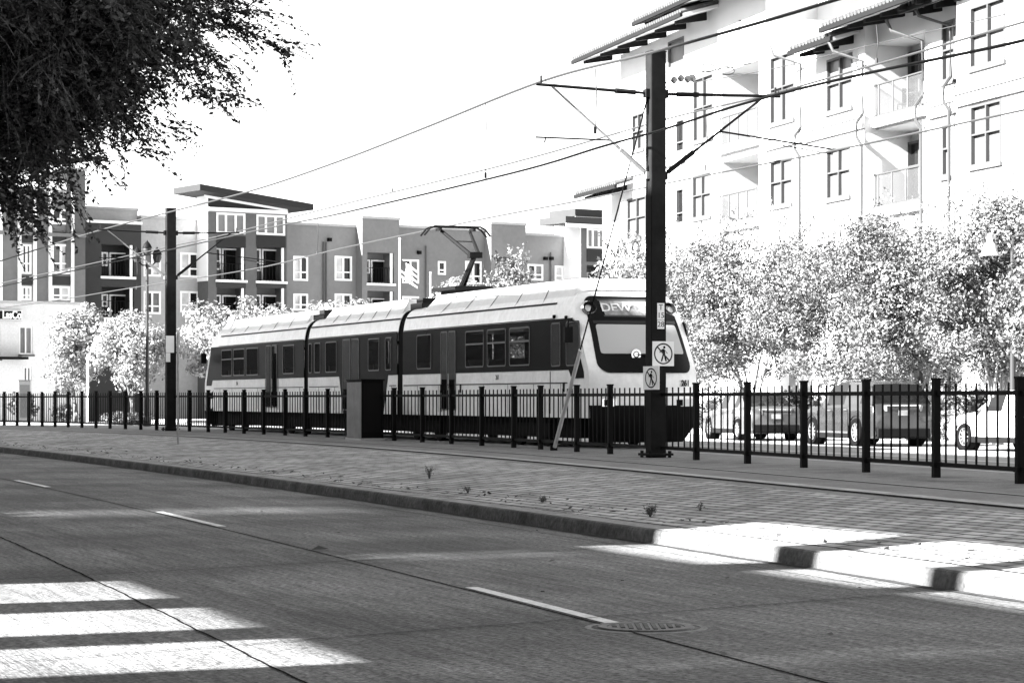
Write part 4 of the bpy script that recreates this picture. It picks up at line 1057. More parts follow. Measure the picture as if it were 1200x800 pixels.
# eaves: sloping tiled roof, dark soffit, rafters
def eave(x0, x1, yedge, o_out, o_in, rise, rafters, endcap=0.0):
    s1, s0 = RB.s(x0, o_out), RB.s(x1, o_out); xm = (x0 + x1) / 2; z = RB.z(xm, yedge, o_out)
    b = MB(); b.prism([RB.P(s0, o_out, z), RB.P(s0, o_in, z + rise), RB.P(s0, o_in, z + rise + .12), RB.P(s0, o_out, z + .12)], RB.u * (s1 - s0)); ro = b.build('roof', M['soffit'], right)
    b = MB(); n = int((s1 - s0) / .28)
    for k in range(n):
        a = s0 + (s1 - s0) * (k + .5) / n
        b.tube([RB.P(a, o_out + .07, z + .20), RB.P(a, o_in, z + rise + .22)], .11, 6)
    b.build('roof_tiles', M['tile'], ro)
    b = MB(); fbox(b, RB, s0, s1, o_out + .004, o_out + .12, z - .02, z + .14); b.build('gutter', M['dark_wood'], ro)
    for k in range(rafters):
        b = MB(); a = s0 + (s1 - s0) * (k + .5) / rafters
        b.prism([RB.P(a - .09, o_out - .12, z - .02), RB.P(a - .09, o_out - .12, z - .16), RB.P(a - .09, o_in + .1, z + rise - .38), RB.P(a - .09, o_in + .1, z + rise - .01)], RB.u * .18)
        b.build('rafter', M['dark_wood'], ro)
    return ro
eave(672, 800, 47, 1.6, 0.0, .45, 6)
eave(743, 905, -6, 1.6, 0.0, .45, 7)
eave(926, 976, 56, 1.5, 0.0, .45, 3)
eave(963, 1080, 17, 1.7, 0.0, .5, 6)
eave(1056, 1128, 4, 1.2, 0.0, .4, 3)
eave(675, 723, 226, .8, -1.2, .6, 3)
s1, s0 = RB.s(706, -1.0), RB.s(730, -1.0)
b = MB(); inset_wall(b, RB, s0, s1, 0, RB.z(715, 221, -1.0), -1.0, [], thick=8); b.build('wall', M['stucco'], right)
# cross-shaped vent, wall lamps
s_ = RB.s(867, 0); zc_ = RB.z(867, 40, 0)
b = MB(); fbox(b, RB, s_ - .09, s_ + .09, .004, .03, zc_ - .55, zc_ + .55); fbox(b, RB, s_ - .4, s_ + .4, .004, .028, zc_ - .08, zc_ + .08); b.build('cross_vent', M['stucco_trim'], right)
# ground floor: columns, panel of the garages
for x0, x1, y0, mt_ in ((1020, 1058, 428, 'f_light'), (926, 939, 430, 'f_tan')):
    h = RB.rect(x0, x1, y0, 470, .9)
    b = MB(); fbox(b, RB, h[0], h[1], .5, .95, .2, h[3]); b.build('ground_floor_panel', M[mt_], right)
s1, s0 = RB.s(1016, .9), RB.s(1062, .9); z = RB.z(1038, 427, .9)
b = MB(); fbox(b, RB, s0, s1, .5, 1.05, z, z + .14); b.build('panel_rail', M['black'], right)
# patio chairs and a table on the upper balcony
h = RB.rect(1016, 1084, 50, 133, 0)
def patio(label, s_, nm):
    c = RB.P(s_, -.7, h[2]); t = thing(nm, label, nm.replace('patio_', ''), c, math.atan2(RB.u.y, RB.u.x))
    if nm == 'patio_table':
        b = MB(); b.lathe([(.0, .72), (.36, .72), (.36, .69), (0, .69)], 16); b.build('table_top', M['wframe'], t)
        for k in range(3):
            a = k * 2.1; b = MB(); b.tube([(.28 * math.cos(a), .28 * math.sin(a), 0), (.1 * math.cos(a), .1 * math.sin(a), .69)], .02, 5); b.build('leg', M['black'], t)
    else:
        b = MB(); b.box((0, 0, .44), (.46, .44, .04)); b.build('seat', M['wframe'], t)
        b = MB(); b.box((-.22, 0, .70), (.04, .44, .48)); b.build('backrest', M['black'], t)
        for sx in (-1, 1):
            for sy in (-1, 1):
                b = MB(); b.tube([(sx * .21, sy * .2, 0), (sx * .2, sy * .19, .43)], .018, 5); b.build('leg', M['black'], t)
    return t
patio('small round patio table on the upper right balcony behind the railing', h[0] + 2.2, 'patio_table')
patio('dark patio chair beside the table on the upper right balcony', h[0] + 3.0, 'patio_chair')

# ------------------------------------------------------------------ foliage
def leaf_mesh(name, C, size, m, parent, flat=0.0, seed=0, aspect=0.55, dirs=None, normals=None, nrand=.55):
    r = np.random.default_rng(seed); n = len(C)
    a = r.normal(size=(n, 3)); a[:, 2] *= (1 - flat)
    if dirs is not None: a = dirs + a * .45
    a /= np.linalg.norm(a, axis=1)[:, None] + 1e-9
    if normals is not None:
        N = normals + r.normal(size=(n, 3)) * nrand; N /= np.linalg.norm(N, axis=1)[:, None] + 1e-9
        a = np.cross(N, a); a /= np.linalg.norm(a, axis=1)[:, None] + 1e-9
        b = np.cross(N, a)
    else: b = np.cross(a, r.normal(size=(n, 3)))
    b /= np.linalg.norm(b, axis=1)[:, None] + 1e-9
    sz = size * r.uniform(.65, 1.35, size=(n, 1))
    a *= sz; b *= sz * aspect
    nv = np.cross(a, b); nv /= np.linalg.norm(nv, axis=1)[:, None] + 1e-9; nv *= sz * .12
    V = np.empty((n, 4, 3), dtype=np.float32)
    V[:, 0] = C - a * .5; V[:, 1] = C + b * .5 + nv; V[:, 2] = C + a * .5; V[:, 3] = C - b * .5 + nv
    me = bpy.data.meshes.new(name)
    me.vertices.add(n * 4); me.vertices.foreach_set('co', V.reshape(-1))
    me.loops.add(n * 4); me.loops.foreach_set('vertex_index', np.arange(n * 4, dtype=np.int32))
    me.polygons.add(n); me.polygons.foreach_set('loop_start', np.arange(0, n * 4, 4, dtype=np.int32))
    me.update(calc_edges=True); me.materials.append(m)
    o = bpy.data.objects.new(name, me); col.objects.link(o); o.parent = parent
    return o
def clumps(lobes, nclump, per, sig, seed, shell=0.55):
    """leaf positions gathered in clumps, and the direction each leaf faces (outwards from its clump, a little upwards)"""
    r = np.random.default_rng(seed); out = []; nor = []
    vol = np.array([l[3] * l[4] * l[5] for l in lobes]) ** .75; vol /= vol.sum()
    for k in range(nclump):
        l = lobes[r.choice(len(lobes), p=vol)]
        d = r.normal(size=3); d /= np.linalg.norm(d); rad = r.uniform(shell, 1.0) if r.random() < .8 else r.uniform(.2, .8)
        c = np.array(l[:3]) + d * rad * np.array(l[3:6])
        e = r.normal(size=(per, 3)); e /= np.linalg.norm(e, axis=1)[:, None]; e *= r.uniform(.35, 1.0, size=(per, 1)) ** .5
        sg = sig * r.uniform(.6, 1.5) * np.array((1.25, 1.25, .8))
        out.append(c + e * sg); nor.append(e + d * .5 + np.array((0, 0, .35)))
    N = np.concatenate(nor); N /= np.linalg.norm(N, axis=1)[:, None]
    return np.concatenate(out), N
def limbs(b, base, targets, r0, hfork):
    base = Vector(base); fork = base + Vector((0, 0, hfork))
    b.tube([base - Vector((0, 0, .15)), base + Vector((.02, .03, hfork * .5)), fork], [r0 * 1.25, r0, r0 * .85], 10)
    for tg in targets:
        tg = Vector(tg); m_ = fork.lerp(tg, .5) + Vector((0, 0, .15 * (tg - fork).length * .5))
        b.tube([fork - Vector((0, 0, .1)), m_, tg], [r0 * .6, r0 * .35, r0 * .1], 6)

# near tree hanging into the top left
T0 = Vector((-8.6, 26.0, 0.14))
tree = thing('overhanging_tree', 'large dark leafy tree whose low crown hangs into the upper left', 'tree', T0)
lobes = [(-7.4, 25.5, 7.4, 4.0, 3.0, 3.3), (-5.6, 25, 5.4, 1.75, 2.0, 1.5), (-4.5, 25, 5.8, 1.55, 1.6, 1.15), (-5.6, 25.2, 4.3, 1.05, 1.3, .85), (-4.5, 25, 4.85, .6, .9, .5), (-10, 27, 7, 3, 3, 2.6)]
b = MB(); limbs(b, (0, 0, 0), [Vector(l[:3]) + Vector((0, 0, .3)) - T0 for l in lobes] + [Vector((-3.2, 24.6, 5.7)) - T0, Vector((-9.5, 23, 8)) - T0], .24, 3.2); b.build('trunk', M['bark'], tree, smooth=True)
# sprigs: a drooping stem with leaves along it
def sprigs(starts, dirs, length, nleaf, seed):
    r = np.random.default_rng(seed); C = []; D = []; stems = []
    for s_, d in zip(starts, dirs):
        L = length * r.uniform(.6, 1.4); p = np.array(s_, float); d = np.array(d, float); d /= np.linalg.norm(d); st = [p.copy()]
        for k in range(nleaf):
            p = p + d * L / nleaf; d = d + np.array((r.normal() * .06, r.normal() * .06, -.035)); d /= np.linalg.norm(d)
            side_ = np.cross(d, (0, 0, 1)); side_ = side_ / (np.linalg.norm(side_) + 1e-6) * (1 if k % 2 else -1)
            C.append(p + side_ * .018 + r.normal(size=3) * .012); D.append(side_ + d * .7)
            if k % 4 == 3: st.append(p.copy())
        stems.append(st)
    return np.array(C), np.array(D), stems
r = np.random.default_rng(3); st_, dr_ = [], []
vol = np.array([.17, .3, .3, .13, .08, .02])
for k in range(590):
    l = lobes[r.choice(len(lobes), p=vol)]; d = r.normal(size=3); d /= np.linalg.norm(d)
    c = np.array(l[:3]) + d * np.array(l[3:6]) * r.uniform(.3, 1.0)
    out_ = d * .7 + np.array((.25, 0, -.3)) + r.normal(size=3) * .35; out_ /= np.linalg.norm(out_); ln = r.uniform(.35, .9)
    for q in range(19):
        st_.append(c + out_ * ln * (q / 19 - .4) + r.normal(size=3) * .11); dr_.append(out_ + r.normal(size=3) * .45)
for (x0, y0, x1, y1) in ((255, 20, 345, 66), (258, 18, 304, 10), (240, 60, 284, 98), (215, 115, 276, 108), (160, 140, 218, 152), (130, 170, 188, 178), (80, 220, 88, 250), (30, 235, 80, 240), (200, 90, 252, 112), (225, 30, 290, 30), (100, 180, 130, 190), (255, 20, 330, 60)):
    a, c = at(x0, y0, 24.6), at(x1, y1, 24.6); n = max(2, int((c - a).length / .16))
    for q in range(n):
        for rep in range(3):
            st_.append(np.array(a.lerp(c, q / n)) + r.normal(size=3) * .02); dr_.append(np.array(c - a) / (c - a).length + r.normal(size=3) * .35)
C, D, stems = sprigs(st_, dr_, .42, 13, 5)
lv = leaf_mesh('crown', C - np.array(T0), .062, M['leaf_dark'], tree, seed=6, aspect=.5, dirs=D)
b = MB()
for s_ in stems: b.tube([Vector(p) - T0 for p in s_], .004, 3, cap=False)
for (x0, y0, x1, y1, r_) in ((180, 5, 345, 66, .014), (200, -10, 304, 10, .01), (170, 40, 284, 98, .012), (120, 80, 218, 152, .012), (150, 70, 276, 108, .012), (90, 110, 188, 178, .012), (30, 130, 85, 240, .012)):
    p0, p2 = at(x0, y0, 24.8), at(x1, y1, 24.6); p1 = (p0 + p2) / 2 + Vector((.05, 0, .10)); b.tube([p0 - T0, p1 - T0, p2 - T0], [r_, r_ * .65, .004], 5)
b.build('twigs', M['bark'], tree, recalc=False)

# right-hand row of bushy street trees in front of the white building
right_trees = []
def street_tree(px, Y, top_py, bot_py, wpx, seed, label, group, lm, leaf, nclump, per, name='street_tree', sprout=True, sig=.26, bark='bark_pale', trunk_r=.11, zb=.38):
    X = (px - 600) / F * Y; base = Vector((X, Y, zb)); zt_ = EYE + (HOR - top_py) / F * Y - zb; zl_ = EYE + (HOR - bot_py) / F * Y - zb; wd = wpx / F * Y / 2
    t = thing(name, label, 'tree', base, 0, group)
    zm = (zt_ + zl_) / 2; hh_ = (zt_ - zl_) / 2; r = np.random.default_rng(seed)
    lobes = [(0, 0, zm, wd * .85, wd * .8, hh_ * .86)]
    for k in range(7):
        a = r.uniform(0, 6.28); lobes.append((math.cos(a) * wd * .5, math.sin(a) * wd * .5, zm + r.uniform(-.55, .6) * hh_, wd * r.uniform(.35, .5), wd * r.uniform(.35, .5), hh_ * r.uniform(.3, .45)))
    b = MB()
    nst = 1 if not sprout else 4
    for q in range(nst):
        a = q * 1.7 + seed; off = Vector((math.cos(a) * .12, math.sin(a) * .12, 0)) * (nst > 1)
        limbs(b, off, [Vector(l[:3]) * .9 for l in lobes[1 + q % 3::3]], trunk_r * (1 if nst == 1 else .6), max(.6, zl_ * .8))
    b.build('trunk', M[bark], t, smooth=True)
    C, N = clumps(lobes, nclump, per, sig, seed)
    if sprout:
        r2 = np.random.default_rng(seed + 50); ex = []
        for k in range(46):
            a = r2.uniform(0, 6.28); rr = wd * math.sqrt(r2.random()) * .95; x, y = rr * math.cos(a), rr * math.sin(a)
            z = zm + hh_ * .8 * math.sqrt(max(0, 1 - (rr / wd) ** 2)); L = r2.uniform(.5, 1.25); lean = r2.normal(size=2) * .35
            for q in range(20): ex.append((x + lean[0] * L * q / 20 + r2.normal() * .04, y + lean[1] * L * q / 20 + r2.normal() * .04, z + L * q / 20))
        C = np.concatenate([C, np.array(ex)]); q_ = r2.normal(size=(len(ex), 3)); N = np.concatenate([N, q_ / np.linalg.norm(q_, axis=1)[:, None]])
    leaf_mesh('crown', C, leaf, M[lm], t, seed=seed + 9, normals=N)
    return t
rt = [(805, 90, 262, 482, 165, 'leafy street tree partly hidden behind the train nose and pole'),
      (882, 82, 244, 478, 215, 'sunlit street tree above the grey sedan beyond the fence'),
      (975, 78, 244, 476, 240, 'sunlit street tree above the front of the parked dark estate car'),
      (1072, 72, 232, 478, 240, 'tall sunlit street tree behind the back of the dark estate car'),
      (1168, 66, 212, 472, 220, 'tallest sunlit street tree beside the bell shaped street lamp'),
      (1268, 62, 215, 470, 200, 'sunlit street tree cut by the right edge of the photo')]
for k, (px, Y, ty, by, wp, lb) in enumerate(rt):
    street_tree(px, Y, ty, by, wp, 21 + k, lb, 'street trees before the white building', 'leaf_right', .10, 430, 115, sig=.36)
lt = [(88, 122, 360, 468, 72, 'pale sunlit tree left of the pair beside the low brick building', 'leaf_pale'),
      (155, 117, 358, 466, 96, 'larger pale sunlit tree beside the tall lantern lamp', 'leaf_pale'),
      (262, 118, 346, 462, 112, 'pale sunlit tree rising behind the tail of the train', 'leaf_pale'),
      (320, 125, 352, 450, 60, 'small pale treetop over the rear section of the train', 'leaf_pale'),
      (400, 130, 350, 450, 90, 'pale treetop over the middle section of the train', 'leaf_pale'),
      (538, 132, 318, 450, 110, 'pale treetop beside the raised pantograph', 'leaf_pale'),
      (598, 112, 297, 450, 62, 'spiky darker treetop right of the pantograph over the train', 'leaf_right'),
      (742, 104, 276, 450, 90, 'thin pale tree over the front roof of the train before white building', 'leaf_right')]
for k, (px, Y, ty, by, wp, lb, lm) in enumerate(lt):
    street_tree(px, Y, ty, by, wp, 61 + k, lb, 'trees along the far side of the street', lm, .17 if k != 6 else .15, 170 if wp > 60 else 100, 62, sprout=k >= 6, sig=.5, bark='bark', trunk_r=.13)
# low hedges and bushes
def bush(px, py, Y, wpx, hpx, label, seed, lm='leaf_bush', name='bush', leaf=.12, n=70):
    X = (px - 600) / F * Y; b_ = Vector((X, Y, .36)); wd = wpx / F * Y / 2; h_ = hpx / F * Y
    t = thing(name, label, 'bush', b_, 0)
    b = MB()
    for k in range(5): b.tube([(0, 0, -.05), (math.cos(k * 1.3) * wd * .5, math.sin(k * 1.3) * .4, h_ * .7)], [.03, .01], 5)
    b.build('stem', M['bark'], t)
    C_, N_ = clumps([(0, 0, h_ * .5, wd, min(wd, 1.2), h_ * .55)], n, 26, .22, seed, .3); leaf_mesh('foliage', C_, leaf, M[lm], t, seed=seed, normals=N_)
bush(28, 440, 128, 32, 36, 'dark rounded bush against the low pale brick building', 91, n=60, leaf=.2)
bush(75, 466, 126, 24, 18, 'low dark bush under the pale trees behind the left fence', 92, n=40, leaf=.16)
bush(150, 474, 112, 70, 11, 'long low dark hedge under the pale trees behind the left fence', 93, n=120, leaf=.12)
bush(885, 455, 86, 26, 38, 'tall pale bush on the pavement behind the grey sedan', 94, 'leaf_right')
bush(835, 455, 84, 36, 26, 'dark bush beside the nose of the grey sedan', 95)
bush(955, 452, 84, 40, 18, 'dark clipped bush between the sedan and the estate car', 96)
bush(1110, 455, 69, 50, 34, 'spiky pale bush above the bonnet of the white car', 97, 'leaf_pale')
bush(1165, 455, 68, 60, 30, 'pale ornamental grass bush above the roof of the white car', 98, 'leaf_pale')
bush(1075, 452, 71, 30, 24, 'dark bush behind the rear window of the estate car', 99)

bush(915, 462, 88, 34, 16, 'low dark bush behind the boot of the grey sedan', 100, n=70)
bush(1000, 458, 80, 30, 14, 'low dark bush behind the windscreen of the estate car', 101, n=60)
bush(862, 462, 86, 22, 14, 'small dark bush above the roof of the grey sedan', 102, n=50)
bush(1135, 466, 68, 44, 14, 'low dark bush under the pale grass by the white car', 103, n=80)
for hx0, hY, hw, hh, hl_ in ((850, 85, 90, 30, 'long clipped hedge at the foot of the white building behind the grey sedan'), (940, 82, 100, 34, 'clipped hedge between the sedan and the estate car under the trees'), (1040, 76, 110, 40, 'clipped hedge behind the roof of the dark estate car'), (1150, 71, 120, 42, 'broad hedge behind the white car on the right')):
    bush(hx0, 455, hY, hw, hh + 12, hl_, 200 + int(hx0), 'leaf_hedge', 'hedge', .11, 260)
def left_item(px, py0, py1, Y): X = (px - 600) / F * Y; return Vector((X, Y, .38)), EYE + (HOR - py0) / F * Y - .38
p_, h_ = left_item(27, 446, 470, 118); t = thing('utility_box', 'pale grey utility box by the dark bush before the low building', 'utility box', p_, .5)
b = MB(); b.box((0, 0, h_ / 2), (.62, .5, h_)); b.build('housing', M['f_light'], t, bevel=.02)
b = MB(); b.box((0, 0, h_ + .02), (.68, .56, .04)); b.build('lid', M['f_tan'], t)
b = MB(); b.box((0, -.256, h_ * .5), (.5, .01, h_ * .8)); b.build('door', M['f_tan'], t)
p_, h_ = left_item(51, 444, 470, 116); t = thing('street_sign', 'small white sign on a post left of the pale trees', 'sign', p_, 0)
b = MB(); b.tube([(0, 0, 0), (0, 0, h_)], .03, 6); b.build('post', M['galv'], t)
b = MB(); b.box((0, -.04, h_ - .32), (.24, .02, .66)); b.build('sign_plate', M['sign_white'], t)
p_, h_ = left_item(103, 415, 470, 112); t = thing('tree_stake', 'thin pale stake standing among the pale trees on the left', 'stake', p_, 0)
b = MB(); b.tube([(0, 0, 0), (0, 0, h_)], .05, 6); b.build('shaft', M['sign_white'], t)

# ------------------------------------------------------------------ lamps, flags
def lantern(px, Y, top_py, label):
    X = (px - 600) / F * Y; z0 = .36; H_ = EYE + (HOR - top_py) / F * Y - z0
    t = thing('street_lamp', label, 'street lamp', (X, Y, z0), .4)
    b = MB(); b.lathe([(.17, 0), (.17, .25), (.12, .4), (.12, 1.1), (.075, 1.25), (.06, H_ - .9)], 12); b.build('post', M['lamp_grey'], t)
    b = MB(); b.tube([(-.42, 0, H_ - .75), (-.2, 0, H_ - .95), (.2, 0, H_ - .95), (.42, 0, H_ - .75)], .03, 6); b.build('arm', M['black'], t)
    for x in (-.42, .42, 0):
        zz = H_ - .62 if x else H_ - .35
        b = MB(); b.lathe([(.0, -.22), (.12, -.2), (.19, 0), (.17, .16), (.08, .3), (0, .34)], 14, (x, 0, zz)); g_ = b.build('lantern_globe', M['lamp_grey'], t, smooth=True)
        b = MB(); b.lathe([(.21, .12), (.14, .27), (.03, .4), (0, .46)], 14, (x, 0, zz)); b.build('lantern_cap', M['black'], g_)
lantern(172.5, 100, 284, 'tall grey street lamp with clustered dark lanterns left of the distant pole')
def bell_lamp(px, Y, top_py, label):
    X = (px - 600) / F * Y; z0 = .36; H_ = EYE + (HOR - top_py) / F * Y - z0
    t = thing('street_lamp', label, 'street lamp', (X, Y, z0), 0)
    b = MB(); b.lathe([(.14, 0), (.14, .9), (.08, 1.05), (.065, H_)], 12); b.build('post', M['lamp_grey'], t)
    b = MB(); b.tube([(0, 0, H_ - .15), (-.2, 0, H_ + .12), (-.45, 0, H_ + .2), (-.58, 0, H_ + .08)], .028, 6); b.build('arm', M['galv'], t)
    b = MB(); b.lathe([(.03, .1), (.07, .08), (.09, -.12), (.16, -.2), (.2, -.36), (.27, -.48), (.25, -.48), (.0, -.3)], 18, (-.6, 0, H_)); b.build('bell_shade', M['sign_white'], t, smooth=True)
bell_lamp(1187, 63.6, 278, 'street lamp with a white bell shade among the right trees')
t = thing('post', 'thin dark post standing behind the roof of the estate car', 'post', ((1011 - 600) / F * 72, 72, .36))
b = MB(); b.tube([(0, 0, 0), (0, 0, 2.35)], .09, 8); b.lathe([(.13, 0), (.13, .2), (.09, .3)], 10); b.build('shaft', M['black'], t)
def flag(px, top, bot_z, Y, label, dirx, stripes, fh):
    X = (px - 600) / F * Y; H_ = EYE + (HOR - top) / F * Y - .3
    t = thing('flagpole', label, 'flagpole', (X, Y, .3), 0, 'flagpoles before the grey flats')
    b = MB(); b.tube([(0, 0, 0), (0, 0, H_)], [.07, .04], 8); b.lathe([(0, .14), (.09, .07), (0, 0)], 8, (0, 0, H_)); b.build('pole', M['sign_white'], t)
    b = MB(); rings = []
    nx = 8
    for q in range(nx + 1):
        u_ = q / nx; x = dirx * u_ * 1.1; dz = -u_ * .75; yw = .12 * math.sin(u_ * 7)
        rings.append([(x, yw + .03 * math.sin(k), fh + dz - k * .16) for k in range(8)])
    for q in range(nx):
        for k in range(7):
            b.cur = k % 2 if stripes else 1
            if stripes and q < 3 and k < 4: b.cur = 1
            b.face([rings[q][k], rings[q + 1][k], rings[q + 1][k + 1], rings[q][k + 1]])
    b.build('flag', [M['sign_white'], M['f_grey']], t, recalc=False)
flag(468.5, 281, 0, 150, 'white flagpole with limp striped flag before the grey flats', 1, True, EYE + (HOR - 303) / F * 150 - .3)
flag(504.5, 321, 0, 150, 'shorter flagpole with dark flag just above the train roof', 1, False, EYE + (HOR - 334) / F * 150 - .3)

# ------------------------------------------------------------------ cars
def car(label, loc, rz, spec, paint):
    t = thing('parked_car', label, 'car', loc, rz, 'cars on the far road')
    L, W, H_ = spec['L'], spec['W'], spec['H']; hl = L / 2; WR = spec['wr']; wx = spec['wheels']
    prof = spec['deck']; roof = spec['roof']
    fi = lambda tab, x: float(np.interp(x, [p[0] for p in tab], [p[1] for p in tab]))
    xs = sorted(set(list(np.linspace(-hl, hl, 60)) + [w_ + d for w_ in wx for d in np.linspace(-WR - .06, WR + .06, 15)]))
    def ring(x):
        e = abs(x) / hl; hw = W / 2 * (1 - .16 * max(0, (e - .72) / .28) ** 2)
        zb = .2 + .12 * max(0, (e - .86) / .14); zd = fi(prof, x); zs = zd - .06
        arch = zb
        for w_ in wx:
            if abs(x - w_) < WR + .06: arch = max(arch, WR + math.sqrt(max(0, (WR + .06) ** 2 - (x - w_) ** 2)))
        zlo = min(arch, zs - .12)
        h = [(0, zb), (hw * .8, zb), (hw * .97, zlo), (hw, zlo + (zs - zlo) * .3), (hw * 1.0, zlo + (zs - zlo) * .62), (hw * .965, zs - .02), (hw * .88, zd), (hw * .5, zd + .02), (0, zd + .025)]
        return [(x, y, z) for y, z in h] + [(x, -y, z) for y, z in reversed(h[1:-1])]
    b = MB(); b.loft([ring(x) for x in xs], closed=True, caps=(True, True)); bd = b.build('body', paint, t, smooth=True)
    for s_ in (-1, 1):
        b = MB(); b.box(((wx[0] + wx[1]) / 2, s_ * W / 2 * .985, .27), (wx[1] - wx[0] - 2 * WR - .1, .04, .14)); b.build('sill', M['plastic'], t)
    # greenhouse
    gx = [p[0] for p in roof]; bp = MB(); bgl = MB(); rs = []
    for x, z in roof:
        zd = fi(prof, x); k = (z - zd) / max(.01, H_ - zd); hb = W / 2 * .88; ht = hb - .17 * k
        rs.append([(x, hb, zd - .01), (x, ht, max(zd, z - .05)), (x, ht * .85, z), (x, 0, z + .02), (x, -ht * .85, z), (x, -ht, max(zd, z - .05)), (x, -hb, zd - .01)])
    gl = spec['glass']   # x intervals with side glass
    for k in range(len(rs) - 1):
        xm = (gx[k] + gx[k + 1]) / 2; slope = abs(roof[k + 1][1] - roof[k][1]) / (gx[k + 1] - gx[k])
        for q in range(6):
            f = [rs[k][q], rs[k + 1][q], rs[k + 1][q + 1], rs[k][q + 1]]
            if q in (0, 5): (bgl if any(a < xm < c for a, c in gl) else bp).face(f)
            else: (bgl if slope > .28 and (xm > spec['ws'] or xm < spec['rw']) else bp).face(f)
    for k_ in (0, -1):
        bgl.face(rs[k_])
    bp.build('roof', paint, t, smooth=True); bgl.build('window', M['car_glass'], t)
    # wheels
    for x in wx:
        for s_ in (-1, 1):
            y = s_ * (W / 2 - .11)
            b = MB(); b.lathe([(WR * .66, -.1), (WR * .93, -.11), (WR, -.06), (WR, .06), (WR * .93, .11), (WR * .66, .1)], 28, (x, y, WR), 'y'); wl = b.build('wheel', M['tyre'], t, smooth=True)
            b = MB(); b.lathe([(WR * .66, s_ * .09), (WR * .60, s_ * .085), (WR * .58, s_ * .03)], 28, (x, y, WR), 'y')
            for q in range(10):
                a = q * math.pi / 5; ca, sa = math.cos(a), math.sin(a)
                b.hexa([(x + ca * .05 - sa * .025, y + s_ * d, WR + sa * .05 + ca * .025) if False else (x + ca * r_ - sa * w_, y + s_ * d, WR + sa * r_ + ca * w_) for d in (.05, .085) for r_, w_ in ((.04, -.022), (WR * .6, -.016), (WR * .6, .016), (.04, .022))])
            b.lathe([(.0, s_ * .095), (.06, s_ * .09), (.06, s_ * .04)], 12, (x, y, WR), 'y')
            b.build('rim', M['rim'], wl)
            b = MB(); b.lathe([(0, 0), (WR * .66, 0)], 20, (x, y + s_ * .02, WR), 'y'); b.build('brake_disc', M['under'], wl)
            b = MB(); b.lathe([(WR + .055, -.02), (WR + .055, .1)], 24, (x, y, WR), 'y'); b.lathe([(0, -.03), (WR + .055, -.03)], 24, (x, y - s_ * .14, WR), 'y'); b.build('wheel_arch', M['under'], wl)
    # lamps, plate, bumpers, mirrors, door lines, handles
    zt_ = spec['tz']
    for s_ in (-1, 1):
        b = MB(); y = s_ * W / 2 * .70
        b.hexa([(-hl - .012, y - s_ * .2, zt_ - .08), (-hl + .28, s_ * (W / 2 + .004) * .985, zt_ - .06), (-hl + .3, s_ * W / 2 * .95, zt_ - .06), (-hl + .05, y - s_ * .2, zt_ - .08),
                (-hl + .0, y - s_ * .2, zt_ + .08), (-hl + .28, s_ * (W / 2 + .002) * .985, zt_ + .08), (-hl + .3, s_ * W / 2 * .95, zt_ + .08), (-hl + .05, y - s_ * .2, zt_ + .08)]); b.build('tail_light', M['tail'], t)
        b = MB(); b.hexa([(hl - .03, s_ * W * .22, .62), (hl - .34, s_ * W * .494, .66), (hl - .4, s_ * W * .45, .66), (hl - .15, s_ * W * .22, .62), (hl - .1, s_ * W * .22, .74), (hl - .4, s_ * W * .488, .8), (hl - .45, s_ * W * .45, .8), (hl - .2, s_ * W * .22, .74)]); b.build('headlight', M['chrome'], t)
        b = MB(); mx = spec['mirror']; zd = fi(prof, mx); b.box((mx, s_ * (W / 2 + .09), zd + .07), (.13, .2, .14)); b.box((mx, s_ * (W / 2 - .01), zd + .01), (.07, .14, .05)); b.build('wing_mirror', M['plastic'] if spec.get('dm') else paint, t, bevel=.03)
        for dx in spec['doors']:
            b = MB(); b.box((dx, s_ * (W / 2 + .002), .62), (.012, .012, .62)); b.build('door_seam', M['plastic'], bd)
        for dx in spec['handles']:
            b = MB(); b.box((dx, s_ * (W / 2 - .005), fi(prof, dx) - .14), (.2, .035, .03)); b.build('door_handle', M['chrome'], bd)
    b = MB(); b.box((-hl + .04, 0, .36), (.14, W * .78, .24)); b.build('rear_bumper', M['plastic'], t, bevel=.03)
    b = MB(); b.box((hl - .06, 0, .42), (.14, W * .7, .22)); b.build('grille', M['plastic'], t, bevel=.02)
    b = MB(); b.box((-hl - .022, 0, spec['pz']), (.02, .30, .14)); b.build('licence_plate', M['galv'], t)
    b = MB(); b.box((-hl - .012, 0, zt_ + .07), (.03, W * .5, .03)); b.build('boot_trim', M['chrome'], t)
    if spec.get('rails'):
        for s_ in (-1, 1):
            b = MB(); b.tube([(-1.5, s_ * .55, H_ + .02), (-1.3, s_ * .55, H_ + .06), (.2, s_ * .55, H_ + .05), (.45, s_ * .55, H_ - .02)], .02, 6); b.build('roof_rail', M['plastic'], t)
            b = MB(); b.box((0, s_ * W / 2 * .995, .36), (2.0, .03, .05)); b.build('side_trim', M['chrome'], t)
    return t
sedan = dict(L=4.8, W=1.84, H=1.45, wr=.33, wheels=(-1.4, 1.42), tz=.86, pz=.72, mirror=.85, doors=(.95, -.1, -1.05), handles=(.1, -.9), ws=.3, rw=-1.1,
             deck=[(-2.4, .80), (-2.35, .98), (-1.7, 1.02), (-1.0, .98), (0, .95), (.9, .94), (1.5, .87), (2.1, .77), (2.36, .62), (2.4, .5)],
             roof=[(-1.95, 1.03), (-1.75, 1.10), (-1.2, 1.35), (-.8, 1.42), (-.1, 1.45), (.25, 1.41), (.55, 1.29), (1.05, .99), (1.15, .94)], glass=[(-1.2, -.5), (-.4, .5)])
